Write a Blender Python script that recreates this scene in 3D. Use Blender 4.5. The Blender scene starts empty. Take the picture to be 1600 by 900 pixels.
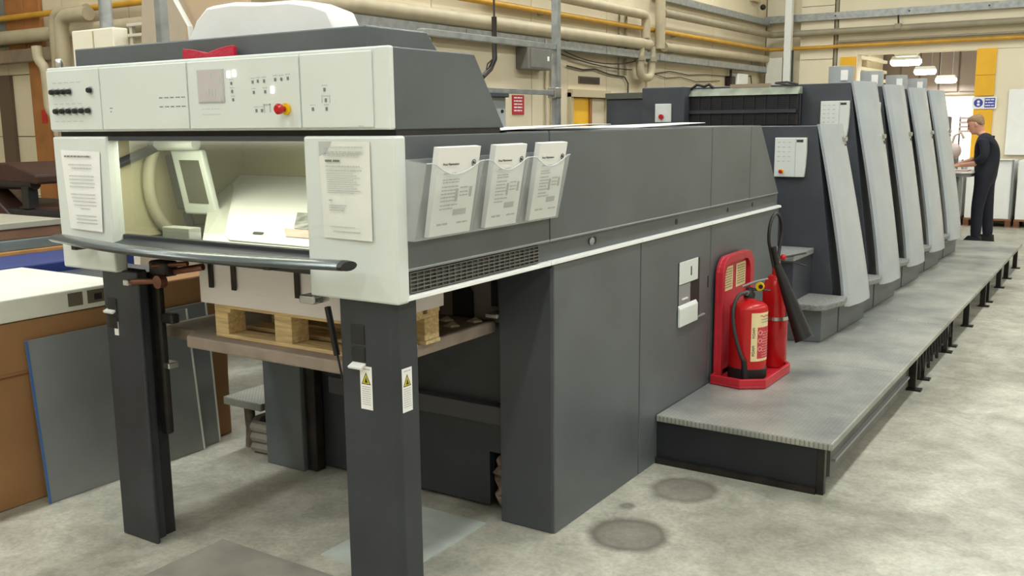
import bpy, bmesh, math, random
from mathutils import Vector, Matrix
random.seed(7)
PI = math.pi
col = bpy.context.scene.collection
# ------------------------------------------------------------------ camera
sc = bpy.context.scene
cam = bpy.data.cameras.new('camera'); co = bpy.data.objects.new('camera', cam); col.objects.link(co)
cam.sensor_width = 36.0; cam.lens = 36.0*1498.19/1600.0; cam.clip_start = 0.05; cam.clip_end = 200
Rm = ((0.83922993, 0.08356435, -0.53731753), (0.54367211, -0.14832434, 0.82608748), (-0.01066581, -0.98540189, -0.16990983))
co.matrix_world = Matrix(((Rm[0][0], -Rm[0][1], -Rm[0][2], 0), (Rm[1][0], -Rm[1][1], -Rm[1][2], 0),
                          (Rm[2][0], -Rm[2][1], -Rm[2][2], 1.7), (0, 0, 0, 1)))
sc.camera = co
# ------------------------------------------------------------------ world, lights, exposure
w = bpy.data.worlds.new('world'); sc.world = w; w.use_nodes = True
w.node_tree.nodes['Background'].inputs[0].default_value = (0.85, 0.92, 1.0, 1)
w.node_tree.nodes['Background'].inputs[1].default_value = 0.25
sc.view_settings.view_transform = 'Standard'; sc.view_settings.look = 'None'
sc.view_settings.gamma = 1; sc.view_settings.use_curve_mapping = False
sc.view_settings.exposure = 0.12
LAMP_W = 62.0
LAMP_COL = (0.96, 1.0, 0.99)

def lin(c):
    c = c/255.0
    return c/12.92 if c <= 0.04045 else ((c+0.055)/1.055)**2.4
def rgb(r, g, b): return (lin(r), lin(g), lin(b), 1)

# ------------------------------------------------------------------ materials
MATS = {}
def mat(name, c, rough=0.5, metal=0.0, var=0.0, vscale=6.0, bump=0.0, bscale=60.0, emit=0.0, spec=0.5, stretch=None, c2=None):
    if name in MATS: return MATS[name]
    m = bpy.data.materials.new(name); m.use_nodes = True
    nt = m.node_tree; b = nt.nodes['Principled BSDF']
    b.inputs['Base Color'].default_value = c
    b.inputs['Roughness'].default_value = rough; b.inputs['Metallic'].default_value = metal
    b.inputs['Specular IOR Level'].default_value = spec
    tc = nt.nodes.new('ShaderNodeTexCoord'); mp = nt.nodes.new('ShaderNodeMapping')
    nt.links.new(tc.outputs['Object'], mp.inputs[0])
    if stretch: mp.inputs['Scale'].default_value = stretch
    if var or c2:
        n = nt.nodes.new('ShaderNodeTexNoise'); n.inputs['Scale'].default_value = vscale; n.inputs['Detail'].default_value = 6
        nt.links.new(mp.outputs[0], n.inputs['Vector'])
        r = nt.nodes.new('ShaderNodeValToRGB')
        a = tuple(max(0, x*(1-var)) for x in c[:3])+(1,); d = tuple(min(1, x*(1+var)) for x in c[:3])+(1,)
        if c2: a = c2; d = c
        r.color_ramp.elements[0].position = 0.32; r.color_ramp.elements[1].position = 0.68
        r.color_ramp.elements[0].color = a; r.color_ramp.elements[1].color = d
        nt.links.new(n.outputs[0], r.inputs[0]); nt.links.new(r.outputs[0], b.inputs['Base Color'])
    if bump:
        n2 = nt.nodes.new('ShaderNodeTexNoise'); n2.inputs['Scale'].default_value = bscale; n2.inputs['Detail'].default_value = 3
        nt.links.new(mp.outputs[0], n2.inputs['Vector'])
        bp = nt.nodes.new('ShaderNodeBump'); bp.inputs['Strength'].default_value = bump; bp.inputs['Distance'].default_value = 0.01
        nt.links.new(n2.outputs[0], bp.inputs['Height']); nt.links.new(bp.outputs[0], b.inputs['Normal'])
    if emit:
        b.inputs['Emission Color'].default_value = c; b.inputs['Emission Strength'].default_value = emit
    MATS[name] = m
    return m

DARK = mat('dark_grey_paint', rgb(90, 96, 99), 0.38, var=0.12, vscale=3, bump=0.06, bscale=350)
DARK2 = mat('dark_blue_grey_paint', rgb(66, 70, 77), 0.42, var=0.10, vscale=4, bump=0.05, bscale=300)
POST = mat('charcoal_post_paint', rgb(50, 54, 60), 0.45, var=0.15, vscale=5, bump=0.05, bscale=300)
BLACK = mat('black_metal', rgb(30, 30, 32), 0.5, var=0.3, vscale=8)
OILY = mat('oily_dark_metal', rgb(44, 40, 38), 0.4, metal=0.4, var=0.4, vscale=12)
WHITE = mat('off_white_enamel', rgb(216, 222, 218), 0.35, var=0.03, vscale=2.5)
COVER = mat('light_grey_gloss', rgb(172, 179, 184), 0.24, var=0.05, vscale=3)
RAILW = mat('white_rail', rgb(232, 234, 230), 0.3)
LIP = mat('grey_lip', rgb(140, 143, 145), 0.35)
KNOB = mat('knob_black', rgb(28, 32, 32), 0.35)
GREYINK = mat('grey_ink', rgb(120, 122, 124), 0.7)
PALEINK = mat('pale_ink', rgb(185, 187, 187), 0.7)
BLACKINK = mat('black_ink', rgb(50, 50, 54), 0.7)
PAPER = mat('white_paper', rgb(240, 240, 238), 0.7, var=0.02, vscale=5)
PAPER2 = mat('aged_paper', rgb(226, 227, 220), 0.65, var=0.04, vscale=6)
RED = mat('red_paint', rgb(190, 26, 30), 0.25, var=0.08, vscale=8)
REDP = mat('red_plastic', rgb(188, 34, 50), 0.38, var=0.12, vscale=9)
YEL = mat('yellow_plastic', rgb(232, 190, 20), 0.4)
WOOD = mat('pale_pine', rgb(216, 190, 142), 0.7, var=0.22, vscale=9, stretch=(1, 6, 10), bump=0.2, bscale=40)
CARD = mat('cardboard', rgb(158, 117, 76), 0.8, var=0.10, vscale=2.5, bump=0.05, bscale=30)
ALU = mat('galvanised_steel', rgb(160, 164, 164), 0.42, metal=0.55, var=0.18, vscale=14)
ALUP = mat('aluminium_plate', rgb(142, 146, 148), 0.33, metal=0.25, var=0.10, vscale=3)
STEEL = mat('bright_steel', rgb(190, 190, 188), 0.25, metal=0.9)
COPPER = mat('rusty_copper', rgb(120, 78, 62), 0.35, metal=0.6, var=0.3, vscale=15)
CREAM = mat('cream_painted_block', rgb(214, 202, 174), 0.75, var=0.05, vscale=1.4, bump=0.12, bscale=70)
CREAMD = mat('cream_wall_backing', rgb(140, 128, 104), 0.85)
PIPE = mat('beige_painted_pipe', rgb(176, 164, 136), 0.5, var=0.10, vscale=5)
PIPEG = mat('dull_beige_pipe', rgb(150, 142, 120), 0.5, var=0.10, vscale=5)
GAS = mat('ochre_gas_pipe', rgb(196, 148, 48), 0.45, var=0.12, vscale=6)
YDOOR = mat('yellow_paint', rgb(236, 180, 40), 0.5, var=0.06, vscale=3)
ORANGE = mat('orange_brown_steel', rgb(164, 108, 56), 0.55, var=0.2, vscale=4)
BROWN = mat('dark_brown_machine', rgb(60, 36, 28), 0.5, var=0.3, vscale=4)
CABLE = mat('dark_cable', rgb(50, 48, 46), 0.6)
GREYBOX = mat('grey_wall_box', rgb(112, 110, 104), 0.5, var=0.08)
BLUE = mat('blue_plastic', rgb(40, 56, 120), 0.5)
WPLAST = mat('white_plastic_wrap', rgb(232, 234, 234), 0.35, var=0.03, vscale=7, bump=0.5, bscale=9)
SKIN = mat('skin', rgb(216, 160, 134), 0.5)
HAIR = mat('brown_hair', rgb(150, 122, 94), 0.8, var=0.3, vscale=60)
NAVY = mat('navy_workwear', rgb(26, 29, 42), 0.8, var=0.15, vscale=12, bump=0.3, bscale=20)
BEIGEP = mat('olive_beige_liner', rgb(196, 190, 152), 0.6, var=0.06, vscale=2)
TREAD = mat('grey_tread_rubber', rgb(136, 138, 134), 0.7, var=0.25, vscale=60, bump=0.7, bscale=220)
RUBBER = mat('black_rubber', rgb(24, 24, 25), 0.55)
CREAML = mat('cream_label', rgb(232, 214, 166), 0.6)

def glass_mat(name, tint, rough, mixf, milky=0.0):
    m = bpy.data.materials.new(name); m.use_nodes = True; nt = m.node_tree
    for n in list(nt.nodes): nt.nodes.remove(n)
    o = nt.nodes.new('ShaderNodeOutputMaterial'); t = nt.nodes.new('ShaderNodeBsdfTransparent'); t.inputs[0].default_value = tint
    g = nt.nodes.new('ShaderNodeBsdfGlossy'); g.inputs['Roughness'].default_value = rough
    f = nt.nodes.new('ShaderNodeFresnel'); f.inputs[0].default_value = mixf
    mx = nt.nodes.new('ShaderNodeMixShader')
    ge = nt.nodes.new('ShaderNodeNewGeometry'); iv = nt.nodes.new('ShaderNodeMath'); iv.operation = 'SUBTRACT'; iv.inputs[0].default_value = 1.0
    nt.links.new(ge.outputs['Backfacing'], iv.inputs[1]); mu = nt.nodes.new('ShaderNodeMath'); mu.operation = 'MULTIPLY'
    nt.links.new(iv.outputs[0], mu.inputs[0]); nt.links.new(f.outputs[0], mu.inputs[1])
    nt.links.new(mu.outputs[0], mx.inputs[0]); nt.links.new(t.outputs[0], mx.inputs[1]); nt.links.new(g.outputs[0], mx.inputs[2])
    last = mx
    if milky:
        d = nt.nodes.new('ShaderNodeBsdfDiffuse'); d.inputs[0].default_value = (0.75, 0.77, 0.76, 1)
        m2 = nt.nodes.new('ShaderNodeMixShader'); m2.inputs[0].default_value = milky
        nt.links.new(mx.outputs[0], m2.inputs[1]); nt.links.new(d.outputs[0], m2.inputs[2]); last = m2
    nt.links.new(last.outputs[0], o.inputs[0])
    MATS[name] = m; return m
GLASS = glass_mat('window_glass', (0.93, 0.94, 0.90, 1), 0.02, 1.5)
GLASS2 = glass_mat('reflection_haze_pane', (0.94, 0.95, 0.90, 1), 0.05, 1.45, 0.06)  # diffuse share imitates the haze of hall light reflected in the pane
CLEAR = glass_mat('clear_plastic', (0.97, 0.98, 0.98, 1), 0.08, 1.45, 0.22)

def floor_material():
    m = bpy.data.materials.new('worn_concrete'); m.use_nodes = True; nt = m.node_tree; b = nt.nodes['Principled BSDF']
    L = nt.links.new; N = nt.nodes.new
    g = N('ShaderNodeNewGeometry')
    def noise(sc_, det, rough=0.6, dist=0.0):
        n = N('ShaderNodeTexNoise'); n.inputs['Scale'].default_value = sc_; n.inputs['Detail'].default_value = det
        n.inputs['Roughness'].default_value = rough; n.inputs['Distortion'].default_value = dist
        L(g.outputs['Position'], n.inputs['Vector']); return n
    def ramp(src, p0, c0, p1, c1):
        r = N('ShaderNodeValToRGB'); r.color_ramp.elements[0].position = p0; r.color_ramp.elements[1].position = p1
        r.color_ramp.elements[0].color = c0; r.color_ramp.elements[1].color = c1; L(src, r.inputs[0]); return r
    def mix(f, a, c, mode='MIX'):
        x = N('ShaderNodeMix'); x.data_type = 'RGBA'; x.blend_type = mode
        if isinstance(f, float): x.inputs[0].default_value = f
        else: L(f, x.inputs[0])
        for s, v in ((6, a), (7, c)):
            if isinstance(v, tuple): x.inputs[s].default_value = v
            else: L(v, x.inputs[s])
        return x.outputs[2]
    n1 = noise(1.1, 8, 0.62, 0.4); n2 = noise(6.5, 8, 0.7, 0.3); n3 = noise(45, 4, 0.7)
    base = ramp(n1.outputs[0], 0.33, rgb(150, 148, 136), 0.66, rgb(204, 201, 186)).outputs[0]
    spk = ramp(n2.outputs[0], 0.38, (0.70, 0.70, 0.69, 1), 0.60, (1, 1, 1, 1)).outputs[0]
    c = mix(0.85, base, spk, 'MULTIPLY')
    fine = ramp(n3.outputs[0], 0.35, (0.78, 0.78, 0.78, 1), 0.6, (1.06, 1.06, 1.04, 1)).outputs[0]
    c = mix(0.8, c, fine, 'MULTIPLY')
    # dust whitening patches
    n4 = noise(2.6, 9, 0.75, 0.8)
    dust = ramp(n4.outputs[0], 0.52, (0, 0, 0, 1), 0.66, (1, 1, 1, 1)).outputs[0]
    dm = N('ShaderNodeMath'); dm.operation = 'MULTIPLY'; L(dust, dm.inputs[0]); dm.inputs[1].default_value = 0.32
    c = mix(dm.outputs[0], c, rgb(216, 216, 204))
    # round oil stains
    for (x, y, r, k) in ((-1.655, 3.42, 0.175, 0.55), (-1.655, 4.0, 0.165, 0.45), (-1.795, 3.687, 0.045, 0.5)):
        v = N('ShaderNodeVectorMath'); v.operation = 'DISTANCE'; L(g.outputs['Position'], v.inputs[0]); v.inputs[1].default_value = (x, y, 0)
        a = N('ShaderNodeMath'); a.operation = 'MULTIPLY_ADD'; L(n2.outputs[0], a.inputs[0]); a.inputs[1].default_value = 0.05; L(v.outputs['Value'], a.inputs[2])
        rr = N('ShaderNodeValToRGB'); e = rr.color_ramp.elements
        e[0].position = 0.0; e[0].color = (k*1.0,)*3+(1,); e[1].position = 1.0; e[1].color = (0, 0, 0, 1)
        q = rr.color_ramp.elements.new(r*0.82); q.color = (k*1.15,)*3+(1,)
        q = rr.color_ramp.elements.new(r*0.97); q.color = (min(1, k*1.5),)*3+(1,)
        q = rr.color_ramp.elements.new(r*1.12+0.02); q.color = (0, 0, 0, 1)
        L(a.outputs[0], rr.inputs[0])
        c = mix(rr.outputs[0], c, rgb(86, 79, 70))
    L(c, b.inputs['Base Color'])
    rr = ramp(n1.outputs[0], 0.3, (0.30,)*3+(1,), 0.7, (0.5,)*3+(1,)); L(rr.outputs[0], b.inputs['Roughness'])
    bp = N('ShaderNodeBump'); bp.inputs['Strength'].default_value = 0.12; bp.inputs['Distance'].default_value = 0.006
    L(n2.outputs[0], bp.inputs['Height']); L(bp.outputs[0], b.inputs['Normal'])
    return m
FLOOR = floor_material()

def chequer_material():
    m = bpy.data.materials.new('chequer_plate'); m.use_nodes = True; nt = m.node_tree; b = nt.nodes['Principled BSDF']
    L = nt.links.new; N = nt.nodes.new
    g = N('ShaderNodeNewGeometry')
    mp = N('ShaderNodeMapping'); L(g.outputs['Position'], mp.inputs[0]); mp.inputs['Rotation'].default_value = (0, 0, PI/4)
    ck = N('ShaderNodeTexBrick'); ck.inputs['Scale'].default_value = 30; ck.offset = 0.5; ck.inputs['Mortar Size'].default_value = 0.032
    ck.inputs['Brick Width'].default_value = 0.9; ck.inputs['Row Height'].default_value = 0.45
    L(mp.outputs[0], ck.inputs['Vector'])
    n = N('ShaderNodeTexNoise'); n.inputs['Scale'].default_value = 2.2; n.inputs['Detail'].default_value = 8; L(g.outputs['Position'], n.inputs['Vector'])
    r = N('ShaderNodeValToRGB'); e = r.color_ramp.elements; e[0].position = 0.35; e[0].color = rgb(140, 143, 140); e[1].position = 0.68; e[1].color = rgb(196, 196, 186)
    L(n.outputs[0], r.inputs[0])
    x = N('ShaderNodeMix'); x.data_type = 'RGBA'; x.blend_type = 'MULTIPLY'; x.inputs[0].default_value = 0.55
    L(r.outputs[0], x.inputs[6]); L(ck.outputs['Color'], x.inputs[7])
    ck.inputs['Color1'].default_value = (1, 1, 1, 1); ck.inputs['Color2'].default_value = (.85, .85, .85, 1); ck.inputs['Mortar'].default_value = (.15, .15, .15, 1)
    L(x.outputs[2], b.inputs['Base Color'])
    b.inputs['Roughness'].default_value = 0.4; b.inputs['Metallic'].default_value = 0.25
    bp = N('ShaderNodeBump'); bp.inputs['Strength'].default_value = 0.6; bp.inputs['Distance'].default_value = 0.004; bp.invert = True
    L(ck.outputs['Fac'], bp.inputs['Height']); L(bp.outputs[0], b.inputs['Normal'])
    return m
CHEQ = chequer_material()

# ------------------------------------------------------------------ mesh building (world coordinates, re-based on the parent's location)
POSN = {}
def wpos(o):
    return POSN.get(o.name, Vector((0, 0, 0)))
class MB:
    def __init__(s): s.bm = bmesh.new()
    def box(s, x0, x1, y0, y1, z0, z1):
        v = [s.bm.verts.new(p) for p in ((x0,y0,z0),(x1,y0,z0),(x1,y1,z0),(x0,y1,z0),(x0,y0,z1),(x1,y0,z1),(x1,y1,z1),(x0,y1,z1))]
        for f in ((0,3,2,1),(4,5,6,7),(0,1,5,4),(1,2,6,5),(2,3,7,6),(3,0,4,7)): s.bm.faces.new([v[i] for i in f])
        return s
    def prism(s, poly, axis, a, b):
        """poly: 2D points in the two remaining axes (in xyz order); extruded along axis from a to b"""
        def P(u, v, t):
            return {0: (t, u, v), 1: (u, t, v), 2: (u, v, t)}[axis]
        A = [s.bm.verts.new(P(u, v, a)) for u, v in poly]; B = [s.bm.verts.new(P(u, v, b)) for u, v in poly]
        n = len(poly)
        s.bm.faces.new(A[::-1]); s.bm.faces.new(B)
        for i in range(n): s.bm.faces.new((A[i], A[(i+1) % n], B[(i+1) % n], B[i]))
        return s
    def tube(s, pts, r, n=10, cap=True, flat=1.0):
        pts = [Vector(p) for p in pts]; rings = []; m = len(pts)
        up = None
        for i, p in enumerate(pts):
            d = (pts[min(i+1, m-1)]-pts[max(i-1, 0)]).normalized()
            if up is None:
                up = Vector((0, 0, 1)) if abs(d.z) < 0.9 else Vector((1, 0, 0))
            x = d.cross(up).normalized(); yv = x.cross(d).normalized(); up = yv
            rr = r[i] if isinstance(r, (list, tuple)) else r
            rings.append([s.bm.verts.new(p+(x*math.cos(2*PI*k/n)+yv*math.sin(2*PI*k/n)*flat)*rr) for k in range(n)])
        for i in range(m-1):
            for k in range(n): s.bm.faces.new((rings[i][k], rings[i][(k+1) % n], rings[i+1][(k+1) % n], rings[i+1][k]))
        if cap: s.bm.faces.new(rings[0][::-1]); s.bm.faces.new(rings[-1])
        return s
    def lathe(s, prof, c, n=24, axis='z'):
        rings = []
        for r, h in prof:
            ring = []
            for k in range(n):
                a = 2*PI*k/n; u, v = r*math.cos(a), r*math.sin(a)
                p = {'z': (u, v, h), 'y': (u, h, v), 'x': (h, u, v)}[axis]
                ring.append(s.bm.verts.new(Vector(c)+Vector(p)))
            rings.append(ring)
        for i in range(len(rings)-1):
            for k in range(n): s.bm.faces.new((rings[i][k], rings[i][(k+1) % n], rings[i+1][(k+1) % n], rings[i+1][k]))
        s.bm.faces.new(rings[0][::-1]); s.bm.faces.new(rings[-1]); return s
    def loft(s, rings, closed=True, cap=True):
        R = [[s.bm.verts.new(p) for p in r] for r in rings]; n = len(R[0])
        for i in range(len(R)-1):
            for k in range(n if closed else n-1): s.bm.faces.new((R[i][k], R[i][(k+1) % n], R[i+1][(k+1) % n], R[i+1][k]))
        if cap and closed: s.bm.faces.new(R[0][::-1]); s.bm.faces.new(R[-1])
        return s
    def quad(s, pts):
        s.bm.faces.new([s.bm.verts.new(p) for p in pts]); return s
    def ball(s, c, r, sx=1, sy=1, sz=1, seg=16):
        mtx = Matrix.Translation(c) @ Matrix.Diagonal((r*sx, r*sy, r*sz, 1))
        bmesh.ops.create_uvsphere(s.bm, u_segments=seg, v_segments=seg//2+2, radius=1, matrix=mtx); return s
    def xf(s, M):
        bmesh.ops.transform(s.bm, matrix=M, verts=s.bm.verts); return s
    def build(s, name, m, parent=None, bevel=0.0, smooth=False, solid=0.0, seg=2, sub=0):
        bmesh.ops.recalc_face_normals(s.bm, faces=s.bm.faces)
        off = wpos(parent) if parent else Vector((0, 0, 0))
        if parent: bmesh.ops.translate(s.bm, vec=-off, verts=s.bm.verts)
        me = bpy.data.meshes.new(name); s.bm.to_mesh(me); s.bm.free()
        me.materials.append(m)
        if smooth:
            for p in me.polygons: p.use_smooth = True
            try: me.set_sharp_from_angle(angle=math.radians(40))
            except Exception: pass
        o = bpy.data.objects.new(name, me); col.objects.link(o)
        if parent: o.parent = parent; POSN[o.name] = off
        if solid:
            md = o.modifiers.new('solid', 'SOLIDIFY'); md.thickness = solid
        if bevel:
            md = o.modifiers.new('bevel', 'BEVEL'); md.width = bevel; md.segments = seg; md.limit_method = 'ANGLE'
        if name in ('print', 'key', 'lettering', 'heading', 'screen_readout', 'label_pictograms', 'label_small_print', 'round_emblem', 'label_script', 'pictogram', 'skin_print'): o['kind'] = 'stuff'
        if sub:
            md = o.modifiers.new('sub', 'SUBSURF'); md.levels = sub; md.render_levels = sub
        return o
def thing(name, label, cat, loc, group=None):
    o = bpy.data.objects.new(name, None); col.objects.link(o); o.location = loc; o.empty_display_size = 0.1
    o['label'] = label; o['category'] = cat
    if group: o['group'] = group
    POSN[o.name] = Vector(loc); return o
def tag(o, label, cat, group=None):
    # re-origin a one-mesh thing at its base
    me = o.data; xs = [v.co.copy() for v in me.vertices]
    c = Vector(((min(v.x for v in xs)+max(v.x for v in xs))/2, (min(v.y for v in xs)+max(v.y for v in xs))/2, min(v.z for v in xs)))
    for v in me.vertices: v.co -= c
    o.location = c
    POSN[o.name] = c
    o['label'] = label; o['category'] = cat
    if group: o['group'] = group
    return o
def struct(o):
    o['kind'] = 'structure'; return o
def bx(name, m, parent, *a, bevel=0.0): return MB().box(*a).build(name, m, parent, bevel)
def kids(o): return [c for c in bpy.data.objects if c.parent == o]
def dup(root, dloc, label=None, group=None, skip=()):
    r = root.copy(); col.objects.link(r); r.location = root.location+Vector(dloc); POSN[r.name] = Vector(r.location)
    if label: r['label'] = label
    if group: r['group'] = group
    for ch in kids(root):
        if ch.name.split('.')[0] in skip: continue
        c = ch.copy(); col.objects.link(c); c.parent = r
        for g in kids(ch):
            d = g.copy(); col.objects.link(d); d.parent = c
    return r
def words(mb, o, u, v, n, width, h, seed=0, gap=0.25, fill=1.0):
    """a line of unreadable print as short raised dashes starting at o, running along u (unit), letters along v"""
    rnd = random.Random(seed); t = 0; o = Vector(o); u = Vector(u); v = Vector(v); n = Vector(n)
    while t < width*fill:
        L = min(h*rnd.uniform(1.5, 5), width*fill-t)
        if L > h*0.4:
            p = o+u*t+n*0.0006
            mb.quad([p, p+u*L, p+u*L+v*h, p+v*h])
        t += L+h*0.6
def text_part(name, s, size, M, m, parent, align='LEFT'):
    cu = bpy.data.curves.new('t', 'FONT'); cu.body = s; cu.size = size; cu.extrude = 0.0003; cu.align_x = align
    t = bpy.data.objects.new('t', cu); col.objects.link(t)
    dg = bpy.context.evaluated_depsgraph_get(); me = bpy.data.meshes.new_from_object(t.evaluated_get(dg))
    bpy.data.objects.remove(t)
    me.transform(M); me.transform(Matrix.Translation(-wpos(parent)))
    me.name = name; me.materials.clear(); me.materials.append(m)
    o = bpy.data.objects.new(name, me); col.objects.link(o); o.parent = parent; return o
def basis(o, x, y):
    x = Vector(x).normalized(); y = Vector(y).normalized(); z = x.cross(y)
    return Matrix(((x.x, y.x, z.x, o[0]), (x.y, y.y, z.y, o[1]), (x.z, y.z, z.z, o[2]), (0, 0, 0, 1)))

# ================================================================== SETTING
W = -5.85; D = 17.5
fl = struct(MB().box(-16, 8, -6, 32, -0.15, 0).build('floor', FLOOR))
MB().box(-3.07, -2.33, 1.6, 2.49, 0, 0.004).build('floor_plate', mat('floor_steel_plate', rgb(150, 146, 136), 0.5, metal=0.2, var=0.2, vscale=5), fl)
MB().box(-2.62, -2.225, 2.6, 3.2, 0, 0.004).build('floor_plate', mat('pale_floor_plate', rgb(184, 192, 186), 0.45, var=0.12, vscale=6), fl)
ce = struct(MB().box(-16, 8, -6, 32, 6.6, 6.75).build('ceiling', mat('ceiling_sheet', rgb(200, 198, 190), 0.8)))
# long wall at x = W and its return at y = 6.4
wl = struct(MB().box(W-0.35, W-0.02, 6.42, D+0.3, 0, 6.6).build('wall_left', CREAMD))
def panels_x(parent, x, y0, ys, zs, holes=()):
    for a, b in zip(ys[:-1], ys[1:]):
        for c, d in zip(zs[:-1], zs[1:]):
            MB().box(x-0.03, x, a+0.006, b-0.006, c+0.003, d-0.003).build('wall_block', CREAM, parent, 0.004, seg=1)
DY0, DY1 = 10.32, 11.24
ys = [6.45, 7.62, 9.45, 11.28, 13.11, 14.93, 16.76, D]
for a, b in zip(ys[:-1], ys[1:]):
    if a < DY0 < b:
        MB().box(W-0.03, W, a+0.006, DY0-0.05, 0, 2.737).build('wall_block', CREAM, wl, 0.004, seg=1)
        MB().box(W-0.03, W, DY0-0.044, DY1+0.034, 2.09, 2.737).build('wall_block', CREAM, wl, 0.004, seg=1)
    else:
        MB().box(W-0.03, W, a+0.006, b-0.006, 0, 2.737).build('wall_block', CREAM, wl, 0.004, seg=1)
    MB().box(W-0.03, W, a+0.006, b-0.006, 2.743, 5.2).build('wall_block', CREAM, wl, 0.004, seg=1)
wr = struct(MB().box(-14, W-0.03, 6.42, 6.7, 0, 6.6).build('wall_return', CREAMD))
xs_ = [-13.6, -12.35, -11.1, -9.95, -8.8, -7.65, -6.5, W]
for a, b in zip(xs_[:-1], xs_[1:]):
    for c, d in ((0, .92), (.92, 1.6), (1.6, 2.3), (2.3, 3.65), (3.65, 5.2)):
        MB().box(a+0.006, b-0.006, 6.39, 6.42, c+0.004, d-0.004).build('wall_block', CREAM, wr, 0.004, seg=1)
wf = struct(MB().box(-16.2, -13.9, -6, 6.7, 0, 6.6).build('wall_far_left', mat('far_left_wall', rgb(198, 186, 160), 0.8)))
# back wall with the big doorway x -4.22..-2.34, top 2.79
wb = thing('wall_back', '', '', (0, D, 0)); del wb['label']; del wb['category']; wb['kind'] = 'structure'
BW = mat('back_wall_paint', rgb(232, 222, 196), 0.7, var=0.04, vscale=1.5, bump=0.08, bscale=60)
def wblock(*a): MB().box(*a).build('wall_block', BW, wb, 0.004, seg=1)
wblock(W-0.3, -5.22, D+0.12, D+0.3, 0, 6.6)
for c, d in ((0, .92), (.92, 1.83), (1.83, 2.74), (2.74, 3.65), (3.65, 6.6)):
    wblock(-5.22, -4.64, D, D+0.3, c+0.004, d-0.004)
wblock(-4.56, -4.22, D, D+0.3, 0, 2.79)
wblock(-4.56, 8, D, D+0.3, 2.79, 6.6)
wblock(-2.34, 8, D, D+0.3, 0, 2.786)
MB().box(-4.64, -4.56, D+0.06, D+0.3, 0, 6.6).build('recess', CREAMD, wb)
MB().tube([(-4.60, D+0.02, 0), (-4.60, D+0.02, 5)], 0.03, 8).build('drain_pipe', PIPEG, wb, smooth=True)
for (x0, x1, z0) in ((-4.50, -4.24, 0), ):
    o = struct(MB().box(x0, x1, D-0.03, D-0.001, z0, 2.76).build('trim_1', YDOOR)); 
o = thing('trim_2', '', '', (-2.18, D, 0)); del o['label']; del o['category']; o['kind'] = 'structure'
MB().box(-2.34, -2.05, D-0.03, D-0.001, 2.38, 2.80).build('yellow_panel', YDOOR, o)
MB().box(-2.34, -2.05, D-0.03, D-0.001, 2.05, 2.375).build('yellow_panel', YDOOR, o)
MB().box(-2.34, -2.05, D-0.03, D-0.001, 0.0, 1.83).build('yellow_panel', YDOOR, o)
sg = thing('safety_sign', 'small white and blue safety sign on the yellow door pillar above the worker', 'sign', (-2.175, D-0.04, 1.85))
MB().box(-2.36, -2.0, D-0.045, D-0.031, 1.84, 2.03).build('board', PAPER, sg)
SBL = mat('sign_blue', rgb(60, 70, 170), 0.5)
MB().lathe([(0.068, -0.002), (0.068, 0.0)], (-2.265, D-0.045, 1.935), 20, 'y').build('blue_disc', SBL, sg)
MB().ball((-2.265, D-0.048, 1.955), 0.022, 1, 0.1, 1, 8).box(-2.285, -2.245, D-0.049, D-0.0475, 1.89, 1.925).build('pictogram', PAPER, sg)
MB().box(-2.175, -2.02, D-0.047, D-0.045, 1.86, 2.01).build('blue_panel', SBL, sg)
mb = MB()
for i in range(3): words(mb, (-2.165, D-0.047, 1.975-0.045*i), (1, 0, 0), (0, 0, 1), (0, -1, 0), 0.13, 0.016, i)
mb.build('lettering', PAPER, sg)
# unseen walls that close the hall
struct(MB().box(7.8, 8, -6, D, 0, 6.6).build('wall_right', CREAM)); struct(MB().box(-14, 8, -6.2, -6, 0, 6.6).build('wall_front', CREAM))
# room beyond the doorway
struct(MB().box(-9, -8.8, D+0.3, 30, 0, 6.6).build('wall_far_room_left', BW)); struct(MB().box(0.5, 0.7, D+0.3, 30, 0, 6.6).build('wall_far_room_right', BW))
fr = struct(MB().box(-9, 0.7, 24.2, 24.4, 0, 2.28).build('wall_far_room_back', BW))
cl = thing('wall_cladding', '', '', (-3.5, 24, 2.28)); del cl['label']; del cl['category']; cl['kind'] = 'structure'
CLAD = mat('brown_cladding', rgb(112, 98, 86), 0.6, var=0.08, vscale=2)
x = -4.8
while x < 0.4:
    MB().box(x, x+0.40, 24.0, 24.19, 2.28, 6.5).build('cladding_panel', CLAD, cl, 0.02, seg=1); x += 0.42
MB().box(-8.8, 0.4, 24.06, 24.19, 2.22, 6.5).build('cladding_rail', CLAD, cl)
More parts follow.
